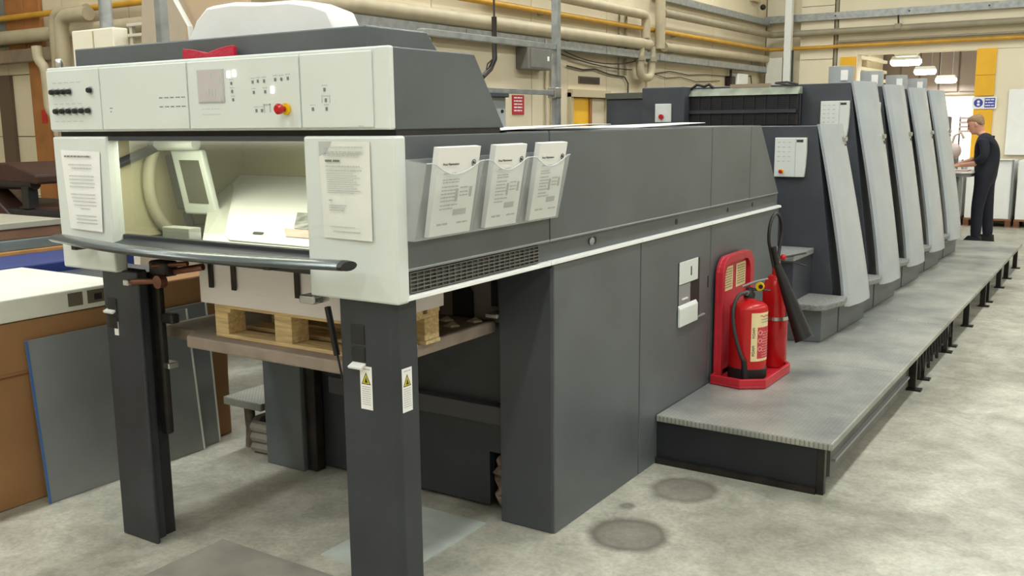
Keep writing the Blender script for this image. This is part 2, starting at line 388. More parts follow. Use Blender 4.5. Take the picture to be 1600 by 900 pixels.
# side wall of far room seen through the opening: cream beams
bw = struct(MB().box(-5.35, -5.2, 17.85, 24.0, 0, 4.4).build('wall_far_room_side', BW))
for z in (2.52, 2.72, 2.95, 3.2):
    MB().box(-5.2, -5.08, 17.9, 23.9, z, z+0.07).build('beam', BW, bw, 0.005)
for y in (18.6, 20.2, 22.0): MB().box(-5.2, -5.1, y, y+0.1, 0, 4.4).build('post', mat('post_cream', rgb(196, 180, 150), 0.7), bw)
HOT = mat('lamp_tube', (1, 0.98, 0.9, 1), 0.5, emit=14)
def high_bay(x, y, z, wd, lit, label):
    t = thing('hanging_lamp', label, 'lamp', (x, y, z))
    MB().prism([(-wd/2, 0.05), (wd/2, 0.05), (wd*0.42, 0.12), (-wd*0.42, 0.12)], 1, y-0.09, y+0.09).xf(Matrix.Translation((x, 0, z))).build('housing', RAILW, t)
    MB().prism([(-wd/2, 0.0), (-wd*0.42, -0.05), (wd*0.42, -0.05), (wd/2, 0.0), (wd*0.48, 0.048), (-wd*0.48, 0.048)], 1, y-0.08, y+0.08).xf(Matrix.Translation((x, 0, z))).build('diffuser', HOT if lit else RAILW, t)
    MB().tube([(x-wd*.3, y, z+0.1), (x-wd*.3, y, 6.6)], 0.008, 5).tube([(x+wd*.3, y, z+0.1), (x+wd*.3, y, 6.6)], 0.008, 5).build('suspension_wire', ALU, t)
    if lit:
        l = bpy.data.lights.new('lamp_glow', 'AREA'); l.shape = 'RECTANGLE'; l.size = wd; l.size_y = 0.2; l.energy = 60; l.color = LAMP_COL
        lo = bpy.data.objects.new('lamp_glow', l); col.objects.link(lo); lo.location = (0, 0, -0.07); lo.parent = t
high_bay(-3.72, 19.0, 2.70, 0.52, True, 'bright glowing strip lamp hanging in the far room, nearest and largest')
high_bay(-3.95, 22.2, 2.66, 0.42, True, 'glowing strip lamp partly behind the nearest one, middle of the three lit lamps')
high_bay(-3.72, 23.4, 2.51, 0.42, True, 'smallest lit strip lamp, rightmost in the far room beyond the doorway')
high_bay(-3.60, 18.4, 2.83, 0.40, False, 'unlit white strip lamp at the top of the doorway opening')
# hall lamps (above the frame)
def hall_lamp(x, y, e=1.0, ln=2.4, lab=''):
    t = thing('ceiling_lamp', lab, 'lamp', (x, y, 5.4), 'hall ceiling lamps')
    MB().box(x-0.12, x+0.12, y-ln/2, y+ln/2, 5.42, 5.5).build('housing', RAILW, t)
    for s in (-1, 1): MB().tube([(x+s*0.06, y-ln/2, 5.39), (x+s*0.06, y+ln/2, 5.39)], 0.016, 8).build('tube', HOT, t)
    l = bpy.data.lights.new('lamp_light', 'AREA'); l.shape = 'RECTANGLE'; l.size = 0.3; l.size_y = ln; l.energy = LAMP_W*e; l.color = LAMP_COL
    lo = bpy.data.objects.new('lamp_light', l); col.objects.link(lo); lo.location = (0, 0, -0.05); lo.parent = t
for y, a in zip((-3.5, 0.0, 3.5, 7.0, 10.5, 14.0), ('far behind the viewer', 'overhead the viewer', 'above the control head', 'above the nearest printing unit', 'above the furthest printing units', 'above the worker')):
    for x, c in zip((-8.5, -4.6, -0.6, 3.4), ('leftmost row', 'row beside the cream wall', 'row above the walkway', 'rightmost row')):
        if x < -8 and y > 7: continue
        hall_lamp(x, y, 1.0, 2.4, 'twin tube ceiling lamp %s, %s' % (a, c))
hall_lamp(-3, 20, 0.8, 2.4, 'added unseen twin tube lamp lighting the far room, near one'); hall_lamp(-3, 23, 0.8, 2.4, 'added unseen twin tube lamp lighting the far room, far one')  # both added out of view to light the far room

# ---------------------------------------------------------------- services on the walls
def pipe(name, label, m, paths, r, n=12, clips=(), cat='pipe', group=None):
    t = thing(name, label, cat, paths[0])
    MB().tube(paths, r, n).build('pipe_run', m, t, smooth=True)
    for c in clips: MB().box(c[0]-r*1.2, W if c[0] < W+0.4 else c[0]+r, c[1]-0.02, c[1]+0.02, c[2]-r*1.25, c[2]+r*1.25).build('pipe_clip', ALU, t, 0.004)
    return t
def bend(pts, rad=0.12, k=5):
    out = [Vector(pts[0])]
    for i in range(1, len(pts)-1):
        p = Vector(pts[i]); a = (Vector(pts[i-1])-p).normalized(); b = (Vector(pts[i+1])-p).normalized()
        s, e = p+a*rad, p+b*rad
        for j in range(k+1):
            t = j/k; out.append((1-t)**2*s+2*t*(1-t)*p+t*t*e)
    out.append(Vector(pts[-1])); return out
X1 = W+0.14
pipe('heating_pipe', 'thick beige horizontal pipe running along the cream wall above the grey cable tray', PIPE,
     bend([(-13.2, 6.25, 2.70), (X1, 6.25, 2.70), (X1, 12.0, 2.72), (X1, 12.25, 2.72)], .15), 0.075, 14, [(X1, y, 2.71) for y in (7.9, 10.2)])
pipe('heating_pipe', 'beige pipe low on the cream wall from vertical pipes to the corner', PIPE,
     [(X1, 12.75, 2.72), (X1, 17.2, 2.76)], 0.062, 14, [(X1, y, 2.73) for y in (13.2, 16.8)])
pipe('gas_pipe', 'ochre yellow gas pipe running right round the walls at high level', GAS,
     bend([(-13.5, 6.28, 2.92), (W+0.1, 6.28, 2.92), (W+0.1, D-0.08, 2.94), (4, D-0.08, 2.95)], .1), 0.032, 12, [(W+0.1, y, 2.93) for y in (9.6, 13.3)])
pipe('water_pipe', 'upper beige pipe above the yellow gas pipe left of the vertical pipes', PIPE,
     bend([(X1, 8.4, 3.12), (X1, 12.15, 3.10), (X1, 12.15, 2.80)], .1), 0.06, 14)
pipe('water_pipe', 'upper beige pipe that turns the corner onto the back wall above the doorway', PIPEG,
     bend([(X1, 12.7, 3.18), (X1, D-0.12, 3.19), (4, D-0.12, 3.19)], .14), 0.055, 14)
pipe('vertical_pipe', 'tall beige vertical pipe rising up the cream wall right of its thinner twin', PIPE, [(W+0.2, 12.48, 2.68), (W+0.2, 12.48, 5.2)], 0.07, 14)
pipe('thin_vertical_pipe', 'slim conduit behind the upper pipe, left of the vertical pipes', PIPEG, [(W+0.04, 11.75, 2.3), (W+0.04, 11.75, 3.1)], 0.02)
pipe('thin_vertical_pipe', 'second slim conduit between gas pipe and vertical pipes', PIPEG, [(W+0.04, 11.55, 2.3), (W+0.04, 11.55, 3.1)], 0.014)
pipe('thin_back_pipe', 'slim grey pipe just above the yellow gas pipe over the doorway', PIPEG, [(-4.55, D-0.06, 3.02), (4, D-0.06, 3.03)], 0.022)
u = thing('trap_pipe', 'beige u shaped pipe bend hanging under the cable tray', 'pipe', (W+0.2, 12.1, 2.25))
MB().tube(bend([(X1, 11.98, 2.70), (X1, 11.98, 2.28), (X1, 12.34, 2.28), (X1, 12.34, 2.70)], .14), 0.055, 12).build('bend', PIPE, u, smooth=True)
MB().tube(bend([(X1, 12.18, 2.27), (X1, 12.18, 1.98), (X1, 12.5, 1.97)], .04), 0.018, 8).build('drain', PIPE, u, smooth=True)
MB().lathe([(0.075, 0), (0.075, 0.06)], (X1, 11.98, 2.5), 12).lathe([(0.075, 0), (0.075, 0.06)], (X1, 12.34, 2.5), 12).build('collar', PIPEG, u)
t = thing('cable_tray', 'galvanised steel cable tray running level along the cream wall below the thick pipe', 'cable tray', (W+0.1, 7, 2.55))
MB().box(W+0.02, W+0.16, 5.9, 17.3, 2.525, 2.53).box(W+0.155, W+0.16, 5.9, 17.3, 2.525, 2.625).build('tray', ALU, t)
for y in (8.0, 9.5, 11.0, 12.6, 14.4, 16.2): MB().box(W+0.161, W+0.168, y-0.03, y+0.03, 2.53, 2.62).build('joint_plate', ALU, t)
t = thing('steel_channel', 'upper galvanised channel turning the corner high above the doorway', 'channel', (W+0.1, 13, 3.4))
MB().box(W+0.01, W+0.10, 12.6, D, 3.36, 3.46).build('rail', ALU, t)
MB().box(W+0.01, 4, D-0.09, D-0.01, 3.40, 3.52).build('rail', ALU, t)
for x in (-4.6, -3.4, -2.2, -1.6): MB().lathe([(0.012, 0), (0.012, 0.02)], (x, D-0.11, 3.46), 8, 'y').build('bolt', OILY, t)
t = thing('stopcock', 'small grey stopcock on the pipe over the doorway', 'valve', (-3.55, D-0.12, 3.2))
MB().box(-3.60, -3.50, D-0.19, D-0.1, 3.17, 3.26).build('body', PIPEG, t, 0.01); MB().tube([(-3.55, D-0.14, 3.26), (-3.56, D-0.14, 3.40)], 0.015, 8).build('handle', OILY, t)
t = thing('isolator_box', 'grey metal isolator box on the cream wall under the cable tray', 'switch box', (W+0.1, 9.4, 2.28))
MB().box(W, W+0.16, 9.12, 9.62, 2.28, 2.52).build('box', GREYBOX, t, 0.008); MB().box(W+0.16, W+0.166, 9.17, 9.60, 2.30, 2.50).build('cover', GREYBOX, t, 0.004)
MB().box(W+0.166, W+0.169, 9.52, 9.56, 2.38, 2.43).build('label', PAPER, t)
t = thing('wall_conduit', 'pair of thin cream conduits dropping from the tray beside the isolator box', 'conduit', (W+0.02, 9.9, 0))
for y in (9.72, 9.85, 9.98): MB().tube([(W+0.02, y, 0), (W+0.02, y, 2.55)], 0.012, 6).build('conduit_tube', PIPE, t)
t = thing('fire_notice', 'red and white fire notice on the cream wall beside the pale cabinet', 'sign', (W+0.01, 9.12, 1.8))
MB().box(W, W+0.01, 9.03, 9.27, 1.79, 2.0).build('board', mat('notice_red', rgb(178, 34, 52), 0.5), t)
mb = MB()
for i in range(5): words(mb, (W+0.01, 9.06, 1.965-0.035*i), (0, 1, 0), (0, 0, 1), (1, 0, 0), 0.17, 0.014, i+20)
mb.build('lettering', PAPER, t)
t = thing('air_vent', 'rectangular brown vent grille in the wall above the yellow door', 'vent', (W+0.01, 10.8, 2.17))
MB().box(W, W+0.012, 10.53, 11.08, 2.165, 2.255).build('frame', mat('vent_brown', rgb(120, 104, 88), 0.6), t)
mb = MB()
for i in range(6): mb.box(W+0.012, W+0.018, 10.55, 11.06, 2.172+0.013*i, 2.178+0.013*i)
mb.build('slats', OILY, t)['kind'] = 'stuff'
# door in the long wall
d = thing('door_1', '', '', (W, 10.78, 0)); del d['label']; del d['category']; d['kind'] = 'structure'
DF = mat('door_frame', rgb(186, 172, 140), 0.6)
MB().box(W-0.1, W+0.05, DY0-0.05, DY0+0.01, 0, 2.05).build('frame', DF, d); MB().box(W-0.1, W+0.05, DY1-0.02, DY1+0.04, 0, 2.05).build('frame', DF, d)
MB().box(W-0.1, W+0.07, DY0-0.05, DY1+0.04, 2.0, 2.09).build('frame', DF, d)
MB().box(W-0.018, W+0.01, DY0+0.01, 10.78, 0, 1.99).build('door_leaf', YDOOR, d); MB().box(W-0.018, W+0.0, 10.84, DY1-0.02, 0, 1.99).build('door_leaf', CREAM, d)
MB().box(W-0.018, W+0.03, 10.78, 10.84, 0, 1.99).build('meeting_stile', mat('stile', rgb(150, 100, 50), 0.6), d)
# thin sagging cables
def cable(label, pts, r=0.007, m=CABLE):
    o = MB().tube(pts, r, 5).build('wall_cable', m); return tag(o, label, 'cable')
def sag(p, q, s, k=9):
    p, q = Vector(p), Vector(q); return [p.lerp(q, i/k)-Vector((0, 0, s*4*(i/k)*(1-i/k))) for i in range(k+1)]
cable('uppermost thin black cable sagging under the tray above the yellow door', sag((W+0.08, 9.9, 2.55), (W+0.08, 12.0, 2.5), 0.10))
cable('second black cable crossing down from the tray left of the trap pipe', sag((W+0.06, 9.9, 2.5), (W+0.06, 11.9, 2.38), 0.04))
cable('lowest dark cable clipped above the vent and dropping beside the door', [(W+0.03, 10.2, 2.36), (W+0.03, 10.6, 2.33), (W+0.03, 10.9, 2.35), (W+0.03, 11.3, 2.30), (W+0.03, 11.75, 2.28), (W+0.03, 11.85, 2.2), (W+0.03, 11.86, 1.6)], 0.010)
cable('thin dark cable looping along the wall right of the trap pipe', [(W+0.03, 12.7, 2.36), (W+0.03, 13.2, 2.41), (W+0.03, 13.9, 2.38), (W+0.03, 14.6, 2.41), (W+0.03, 16.2, 2.42)], 0.007)
cable('faint lower cable looping right of the trap pipe', [(W+0.03, 12.7, 2.35), (W+0.03, 13.1, 2.31), (W+0.03, 13.6, 2.34), (W+0.03, 14.2, 2.29), (W+0.03, 15.2, 2.33)], 0.006)
# trunking and poles near the far corner
o = MB().box(-5.72, -5.42, D-0.35, D-0.12, 0, 2.78).build('trunking_box', mat('pale_trunking', rgb(206, 204, 192), 0.5, var=.05), None, 0.01)
tag(o, 'pale grey boxed trunking standing in the far corner of the hall', 'trunking')
t = thing('white_pole', 'tall white square pole with a dark cable in the far corner', 'pole', (-5.34, D-0.3, 0))
MB().box(-5.40, -5.28, D-0.36, D-0.24, 0, 5.2).build('post', RAILW, t, 0.006); MB().tube([(-5.25, D-0.28, 0), (-5.26, D-0.28, 2.9)], 0.018, 6).build('cable', CABLE, t)
t = thing('socket_box', 'small white junction box with short cable under the tray near the corner', 'junction box', (W+0.05, 15.6, 2.2))
MB().box(W, W+0.14, 15.75, 16.25, 2.22, 2.47).build('box', RAILW, t, 0.01); MB().box(W, W+0.12, 15.5, 15.7, 2.26, 2.42).build('coupling', OILY, t, 0.02)
MB().tube([(W+0.06, 15.62, 2.42), (W+0.06, 15.62, 2.56)], 0.02, 6).tube([(W+0.06, 16.25, 2.4), (W+0.06, 16.6, 2.46), (W+0.06, 16.7, 2.2)], 0.01, 6).build('cable', CABLE, t)
t = thing('alarm_bell', 'small dark camera and box high in the corner', 'camera', (W+0.1, 16.9, 3.6))
MB().box(W, W+0.06, 16.6, 17.0, 3.72, 3.86).build('box', DF, t, 0.01); MB().ball((W+0.12, 16.95, 3.64), 0.05, seg=10).build('lens', RUBBER, t)
# left return wall: columns, ducts, pipes
t = thing('steel_column', 'orange brown steel column with red mark at the far left', 'column', (-10.6, 6.1, 0))
MB().box(-10.60, -10.30, 6.34, 6.385, 0, 6).build('column', ORANGE, t, 0.01); MB().box(-10.42, -10.32, 6.335, 6.34, 1.75, 1.9).build('red_patch', RED, t)
t = thing('steel_column', 'second orange column beside the window at the far left edge', 'column', (-11.3, 6.1, 0))
MB().box(-10.97, -10.61, 6.34, 6.385, 2.5, 6).build('column', ORANGE, t, 0.01)
MB().box(-11.25, -10.98, 6.345, 6.38, 2.62, 6).build('pane', mat('window_grey', rgb(120, 122, 118), 0.4), t)
tag(MB().box(-13, -9.85, 6.2, 6.33, 2.42, 2.56).build('air_duct', mat('duct_brown', rgb(128, 112, 92), 0.5, var=.15), None, 0.01), 'dull brown level duct crossing the left wall behind the column', 'duct')
pipe('down_pipe', 'thick beige down pipe with an elbow left of the cream cabinet', PIPE, bend([(-8.75, 5.9, 2.80), (-9.22, 5.9, 2.80), (-9.22, 5.9, 0)], .14), 0.07, 12)
pipe('down_pipe', 'second thick beige down pipe just left of its twin', PIPE, bend([(-9.1, 6.12, 2.88), (-9.68, 6.12, 2.88), (-9.68, 6.12, 0)], .14), 0.06, 12)
pipe('soil_pipe', 'cream branching waste pipe in front of the orange column', PIPE, bend([(-9.52, 5.8, 2.52), (-9.51, 5.8, 2.38), (-9.40, 5.8, 2.30), (-9.39, 5.8, 1.88), (-9.29, 5.8, 1.80)], .06), 0.05, 12)
tag(MB().box(-11.27, -11.02, 6.345, 6.385, 0, 2.3).build('wall_pier', mat('pier_brown', rgb(96, 78, 62), 0.6)), 'dark brown upright at the far left edge of the wall', 'pier')
tag(MB().tube([(-8.0, 6.1, 2.0), (-8.0, 6.1, 6)], 0.05, 8).build('conduit_pole', ALU, None, smooth=True), 'galvanised conduit pole high on the return wall', 'pole')

# ================================================================== PRINTING PRESS: delivery end
XR = -1.917; XL = -3.70
dl = thing('press_delivery', 'front end of the printing press, white fronted control head on charcoal legs', 'printing press', (-2.8, 2.6, 0))
# control head
MB().prism([(2.31, 1.682), (2.31, 1.932), (2.744, 1.932), (2.924, 1.682)], 0, XL+0.005, -1.927).build('head_housing', DARK, dl, 0.004)
hf = MB().box(XL, -1.922, 2.286, 2.312, 1.683, 1.934).build('head_front', WHITE, dl, 0.006)
seams = [(-3.694, -3.352), (-3.346, -2.846), (-2.838, -2.294), (-2.288, -1.985)]
pn = [MB().box(a, b, 2.279, 2.286, 1.690, 1.922).build('control_panel', WHITE, dl, 0.003) for a, b in seams]
def on_panel(p, name, m, mbld): return mbld.build(name, m, p)
FY = 2.279
def knob(x, z):
    a = MB().lathe([(0.0155, 0), (0.0155, -0.002)], (x, FY, z), 14, 'y').build('dial_ring', mat('ring_grey', rgb(170, 174, 172), 0.4), pn[0])
    MB().lathe([(0.010, -0.002), (0.0108, -0.012), (0.009, -0.017)], (x, FY, z), 14, 'y').build('knob', KNOB, pn[0], smooth=True)
for i in range(4): knob(-3.652+0.0375*i, 1.838)
knob(-3.405, 1.840)
for i in range(6): knob(-3.636+0.0425*i, 1.763)
mb = MB()
for r, z in enumerate((1.872, 1.79, 1.722)):
    for i in range(5): words(mb, (-3.655+0.04*i, FY, z), (1, 0, 0), (0, 0, 1), (0, -1, 0), 0.026, 0.003, i+r*7)
mb.build('print', PALEINK, pn[0])
mb = MB()
for z in (1.800, 1.768):
    for i in range(5): words(mb, (-3.0+0.031*i, FY, z), (1, 0, 0), (0, 0, 1), (0, -1, 0), 0.022, 0.004, i)
words(mb, (-3.295, FY, 1.768), (1, 0, 0), (0, 0, 1), (0, -1, 0), 0.018, 0.004, 3); words(mb, (-3.293, FY, 1.755), (1, 0, 0), (0, 0, 1), (0, -1, 0), 0.01, 0.004, 4)
mb.build('print', GREYINK, pn[1])
# small screen, keys and stop button on the third panel
MB().box(-2.782, -2.648, FY-0.004, FY, 1.780, 1.892).build('screen_bezel', PALEINK, pn[2], 0.001)
MB().box(-2.778, -2.652, FY-0.005, FY-0.0035, 1.784, 1.888).build('screen', mat('screen_pale', rgb(196, 190, 190), 0.2), pn[2])
mb = MB()
for (x, z, w_, h) in ((-2.712, 1.87, .012, .018), (-2.67, 1.853, .014, .02), (-2.725, 1.815, .008, .02), (-2.71, 1.813, .01, .026), (-2.693, 1.812, .01, .026), (-2.74, 1.81, .008, .012), (-2.668, 1.79, .012, .02)):
    mb.box(x-w_/2, x+w_/2, FY-0.0058, FY-0.0048, z-h/2, z+h/2)
mb.build('screen_readout', PALEINK, pn[2])
GLOW = mat('lit_key', (1.0, 0.98, 0.9, 1), 0.4, emit=2.2)
for (x, z) in ((-2.623, 1.872), (-2.594, 1.874), (-2.415, 1.815)):
    MB().box(x-0.006, x+0.006, FY-0.004, FY, z-0.011, z+0.011).build('lit_key', GLOW, pn[2])
mb = MB(); mb2 = MB()
for (x, z) in ((-2.612, 1.845), (-2.610, 1.818), (-2.607, 1.79), (-2.507, 1.846), (-2.482, 1.848), (-2.452, 1.848), (-2.504, 1.812), (-2.450, 1.813), (-2.400, 1.851), (-2.372, 1.851), (-2.342, 1.853), (-2.496, 1.752), (-2.47, 1.752)):
    mb.box(x-0.004, x+0.004, FY-0.002, FY, z-0.008, z+0.002); words(mb2, (x-0.011, FY, z+0.008), (1, 0, 0), (0, 0, 1), (0, -1, 0), 0.022, 0.003, int(x*1000))
for i in range(6):
    words(mb2, (-2.77+0.016*i, FY, 1.757), (1, 0, 0), (0, 0, 1), (0, -1, 0), 0.012, 0.0022, i); words(mb2, (-2.77+0.016*i, FY, 1.738), (1, 0, 0), (0, 0, 1), (0, -1, 0), 0.012, 0.0022, i+9)
mb2.box(-2.461, -2.429, FY-0.0015, FY, 1.766, 1.770); mb2.box(-2.461, -2.457, FY-0.0015, FY, 1.742, 1.77); mb2.box(-2.433, -2.429, FY-0.0015, FY, 1.742, 1.77)
mb.build('key', GREYINK, pn[2]); mb2.build('print', PALEINK, pn[2])
def estop(x, y, z, s, par):
    MB().lathe([(0.019*s, 0), (0.019*s, -0.008*s)], (x+0.005*s, y, z), 18, 'y').build('stop_button_base', YEL, par)
    MB().lathe([(0.009*s, -0.008*s), (0.010*s, -0.022*s), (0.017*s, -0.026*s), (0.018*s, -0.036*s), (0.012*s, -0.043*s)], (x, y, z), 18, 'y').build('stop_button', RED, par, smooth=True)
estop(-2.358, FY, 1.752, 1.0, pn[2])
mb = MB(); mb2 = MB()
for (x, z) in ((-2.182, 1.812), (-2.178, 1.779), (-2.176, 1.752), (-2.236, 1.752)):
    mb.box(x-0.004, x+0.004, FY-0.002, FY, z-0.008, z+0.003); words(mb2, (x-0.012, FY, z+0.009), (1, 0, 0), (0, 0, 1), (0, -1, 0), 0.024, 0.003, int(x*999))
for x in (-2.195, -2.161): mb2.box(x-0.001, x+0.001, FY-0.0015, FY, 1.768, 1.793)
words(mb2, (-2.045, FY, 1.693), (1, 0, 0), (0, 0, 1), (0, -1, 0), 0.02, 0.003, 5)
mb.build('key', GREYINK, pn[3]); mb2.build('print', PALEINK, pn[3])
# dark recess line between head and body
MB().box(XL+0.01, -1.93, 2.32, 2.90, 1.664, 1.684).build('gap_liner', BLACK, dl)
# riser box on top of the head
MB().prism([(2.345, 1.930), (2.345, 2.006), (2.66, 2.006), (2.735, 1.93)], 0, -3.59, -2.062).build('roof_riser', DARK, dl, 0.005)
# left and right white corner boxes
MB().box(XL, -3.352, 2.286, 2.345, 1.132, 1.664).build('corner_cover', WHITE, dl, 0.008)
MB().box(-2.294, -1.912, 2.286, 2.345, 1.136, 1.664).build('corner_cover', WHITE, dl, 0.008)
# legs
def leg(x0, x1):
    MB().prism([(x0, 2.315), (x1, 2.315), (x1, 2.44), (x1-0.035, 2.44), (x1-0.035, 2.40), (x0+0.03, 2.40), (x0+0.03, 2.44), (x0, 2.44)], 2, 0.0, 1.135)
lgL = MB().prism([(-3.488, 2.315), (-3.262, 2.315), (-3.262, 2.33), (-3.30, 2.35), (-3.30, 2.39), (-3.488, 2.39)], 2, 0, 1.136).build('leg', POST, dl, 0.006)
MB().box(-3.335, -3.315, 2.39, 2.445, 0, 1.12).build('guide_rail', BLACK, lgL)
lgR = MB().prism([(-2.192, 2.315), (-1.975, 2.315), (-1.955, 2.335), (-1.955, 2.43), (-2.192, 2.43)], 2, 0, 1.142).build('leg', POST, dl, 0.006)
for lg, x0, dz in ((lgL, -3.435, 0.0), (lgR, -2.115, 0.03)):
    MB().box(x0-0.028, x0+0.03, 2.3105, 2.3155, 1.005+dz-0.05, 1.05+dz-0.05+0.02).build('recess_plate', BLACK, lg, 0.003)
    MB().box(x0-0.028, x0+0.03, 2.3105, 2.3155, 0.925+dz-0.05+0.02, 0.975+dz-0.03).build('recess_plate', BLACK, lg, 0.003)
MB().prism([(2.298, 0.958), (2.315, 0.966), (2.315, 0.974), (2.294, 0.966)], 0, -3.472, -3.412).build('paper_tab', PAPER, lgL)
MB().prism([(2.292, 0.904), (2.315, 0.914), (2.315, 0.922), (2.288, 0.911)], 0, -2.142, -2.085).build('paper_tab', PAPER, lgR)
MB().box(-3.43, -3.405, 2.312, 2.3155, 0.868, 0.925).build('small_label', PAPER2, lgL)
# warning stickers on the right leg
def warning(par, o, uu, vv):
    o = Vector(o); u = Vector(uu); v = Vector(vv); n = u.cross(v)
    def q(m, name, pts, k):
        MB().quad([o+u*a+v*b+n*k for a, b in pts]).build(name, m, par)
    q(PAPER, 'warning_label', ((0, 0), (0.052, 0), (0.052, 0.148), (0, 0.148)), 0.0010)
    q(BLACKINK, 'warning_triangle_border', ((0.006, 0.086), (0.046, 0.086), (0.026, 0.128)), 0.0014)
    q(mat('warning_yellow', rgb(205, 190, 40), .5), 'warning_triangle', ((0.0105, 0.089), (0.0415, 0.089), (0.026, 0.1215)), 0.0018)
    q(BLACKINK, 'hand_symbol', ((0.02, 0.092), (0.034, 0.092), (0.030, 0.102), (0.026, 0.112), (0.022, 0.10)), 0.0022)
    mb = MB()
    words(mb, o+u*0.01+v*0.136+n*0.001, u, v, n, 0.034, 0.004, 2)
    for i in range(9): words(mb, o+u*0.007+v*(0.076-0.0075*i)+n*0.001, u, v, n, 0.038, 0.0028, i)
    mb.build('print', PALEINK, par)
warning(lgR, (-2.110, 2.314, 0.765), (1, 0, 0), (0, 0, 1))
warning(lgR, (-1.9545, 2.340, 0.765), (0, 1, 0), (0, 0, 1))
# viewing chamber
MB().box(-3.66, -3.645, 2.345, 3.25, 1.19, 1.664).build('chamber_side', BEIGEP, dl)
MB().box(-1.985, -1.97, 2.345, 3.25, 1.19, 1.664).build('chamber_side', BLACK, dl)
MB().box(-3.645, -2.75, 3.22, 3.25, 1.19, 1.664).build('chamber_back', BEIGEP, dl)
MB().box(-2.75, -1.985, 3.22, 3.25, 1.19, 1.664).build('chamber_back', OILY, dl)
MB().box(-3.645, -1.985, 2.345, 3.22, 1.195, 1.225).build('chamber_floor', POST, dl)
MB().box(-3.645, -1.985, 2.37, 3.22, 1.655, 1.664).build('chamber_roof', BLACK, dl)
# window frame and glass
MB().box(-3.352, -2.294, 2.30, 2.325, 1.648, 1.664).build('window_rail', DARK2, dl)
MB().prism([(2.24, 1.243), (2.33, 1.262), (2.33, 1.282), (2.352, 1.282), (2.352, 1.21), (2.24, 1.228)], 0, -3.352, -2.294).build('window_sill', POST, dl, 0.004)
MB().box(-3.350, -2.296, 2.318, 2.322, 1.28, 1.65).build('window_pane', GLASS, dl)
MB().box(-3.325, -2.345, 2.372, 2.376, 1.305, 1.65).build('inner_pane', GLASS2, dl)
arc = [(-3.615, 2.66+0.19*(1-math.cos(a))-0.0, 1.45+0.24*math.sin(a)) for a in [PI*0.62-1.24*PI*i/22 for i in range(23)]]
MB().tube(arc, 0.026, 10).build('air_hose', mat('hose_beige', rgb(206, 200, 172), 0.5), dl, smooth=True)
# added fill light that brightens the chamber interior
l = bpy.data.lights.new('chamber_fill', 'AREA'); l.shape = 'RECTANGLE'; l.size = 1.3; l.size_y = 0.3; l.energy = 8; l.color = (1, 0.98, 0.9)
lo = bpy.data.objects.new('chamber_fill', l); col.objects.link(lo); lo.parent = dl; lo.location = Vector((-2.8, 2.5, 1.645))-wpos(dl)
# handle bar
hp = []
for i in range(15):
    t_ = i/14; hp.append((-3.62+1.565*t_, 2.225-0.10*math.sin(PI*t_)-0.03*t_, 1.262+0.004*t_))
hb = MB().tube(hp, 0.040, 14, flat=0.42).build('handle_bar', mat('bar_grey', rgb(92, 100, 102), 0.22, metal=0.3), dl, smooth=True)
MB().tube([(-2.058, 2.195, 1.266), (-2.03, 2.194, 1.266)], [0.0405, 0.036], 14, flat=0.42).build('end_cap', BLACK, hb, smooth=True)
for x in (-3.5, -2.42): MB().box(x, x+0.03, 2.20, 2.29, 1.225, 1.245).build('bar_bracket', BLACK, dl)
# white skirts on the head's right flank and the long side panels
def side_panels():
    # upper panels
    segs = [(2.345, 3.222), (3.228, 4.92), (4.926, 5.535)]
    for a, b in segs:
        MB().prism([(XR, 1.664), (XR, 1.245), (XR-0.012, 1.236), (XR-0.03, 1.236), (XR-0.03, 1.664)], 1, a, b).build('upper_side_panel', DARK, dl, 0.003)
        MB().tube([(XR-0.006, a, 1.241), (XR-0.006, b, 1.241)], 0.007, 8).build('highlight_lip', LIP, dl)  # rounded bottom edge, its highlight put in as paler grey
    MB().prism([(5.541, 1.664), (5.715, 1.664), (6.085, 1.236), (5.541, 1.236)], 0, XR-0.03, XR).build('upper_side_panel', DARK, dl, 0.003)
    MB().tube([(XR-0.006, 5.541, 1.241), (XR-0.006, 6.08, 1.241)], 0.007, 8).build('highlight_lip', LIP, dl)
    MB().box(XR-0.03, XR-0.018, 2.345, 6.12, 1.155, 1.24).build('recess_band', DARK, dl)
    for a, b in ((2.33, 3.225), (3.23, 4.062), (4.067, 4.945), (4.95, 6.14)):
        MB().prism([(XR-0.02, 1.158), (XR+0.004, 1.156), (XR+0.006, 1.142), (XR-0.02, 1.142)], 1, a, b).build('white_rail', RAILW, dl, 0.002)
    # holes
    for i, y in enumerate((3.63, 4.505, 5.23, 5.646)):
        MB().lathe([(0.017, 0), (0.017, 0.002)] if i == 0 else [(0.015, 0), (0.015, 0.002)], (XR-0.018, y, 1.198), 16 if i < 2 else 4, 'x').build('lock_recess', BLACK, dl)
    MB().ball((XR-0.012, 3.595, 1.198), 0.017, 0.4, 1.2, 1, 12).build('lock_knob', LIP, dl, smooth=True)
    # vent grille
    g = MB().box(XR-0.018, XR-0.0165, 2.366, 3.155, 1.162, 1.230).build('vent_backing', mat('vent_dark', rgb(40, 40, 38), .6, c2=rgb(96, 95, 90), vscale=14), dl)
    mb = MB()
    for k in range(6): mb.box(XR-0.0165, XR-0.008, 2.362, 3.158, 1.162+0.0128*k, 1.1655+0.0128*k)
    for k in range(24): mb.box(XR-0.0165, XR-0.010, 2.366+k*0.0342, 2.3705+k*0.0342, 1.162, 1.229)
    mb.build('vent_mesh', mat('vent_wire', rgb(104, 104, 100), .45), g)['kind'] = 'stuff'
side_panels()
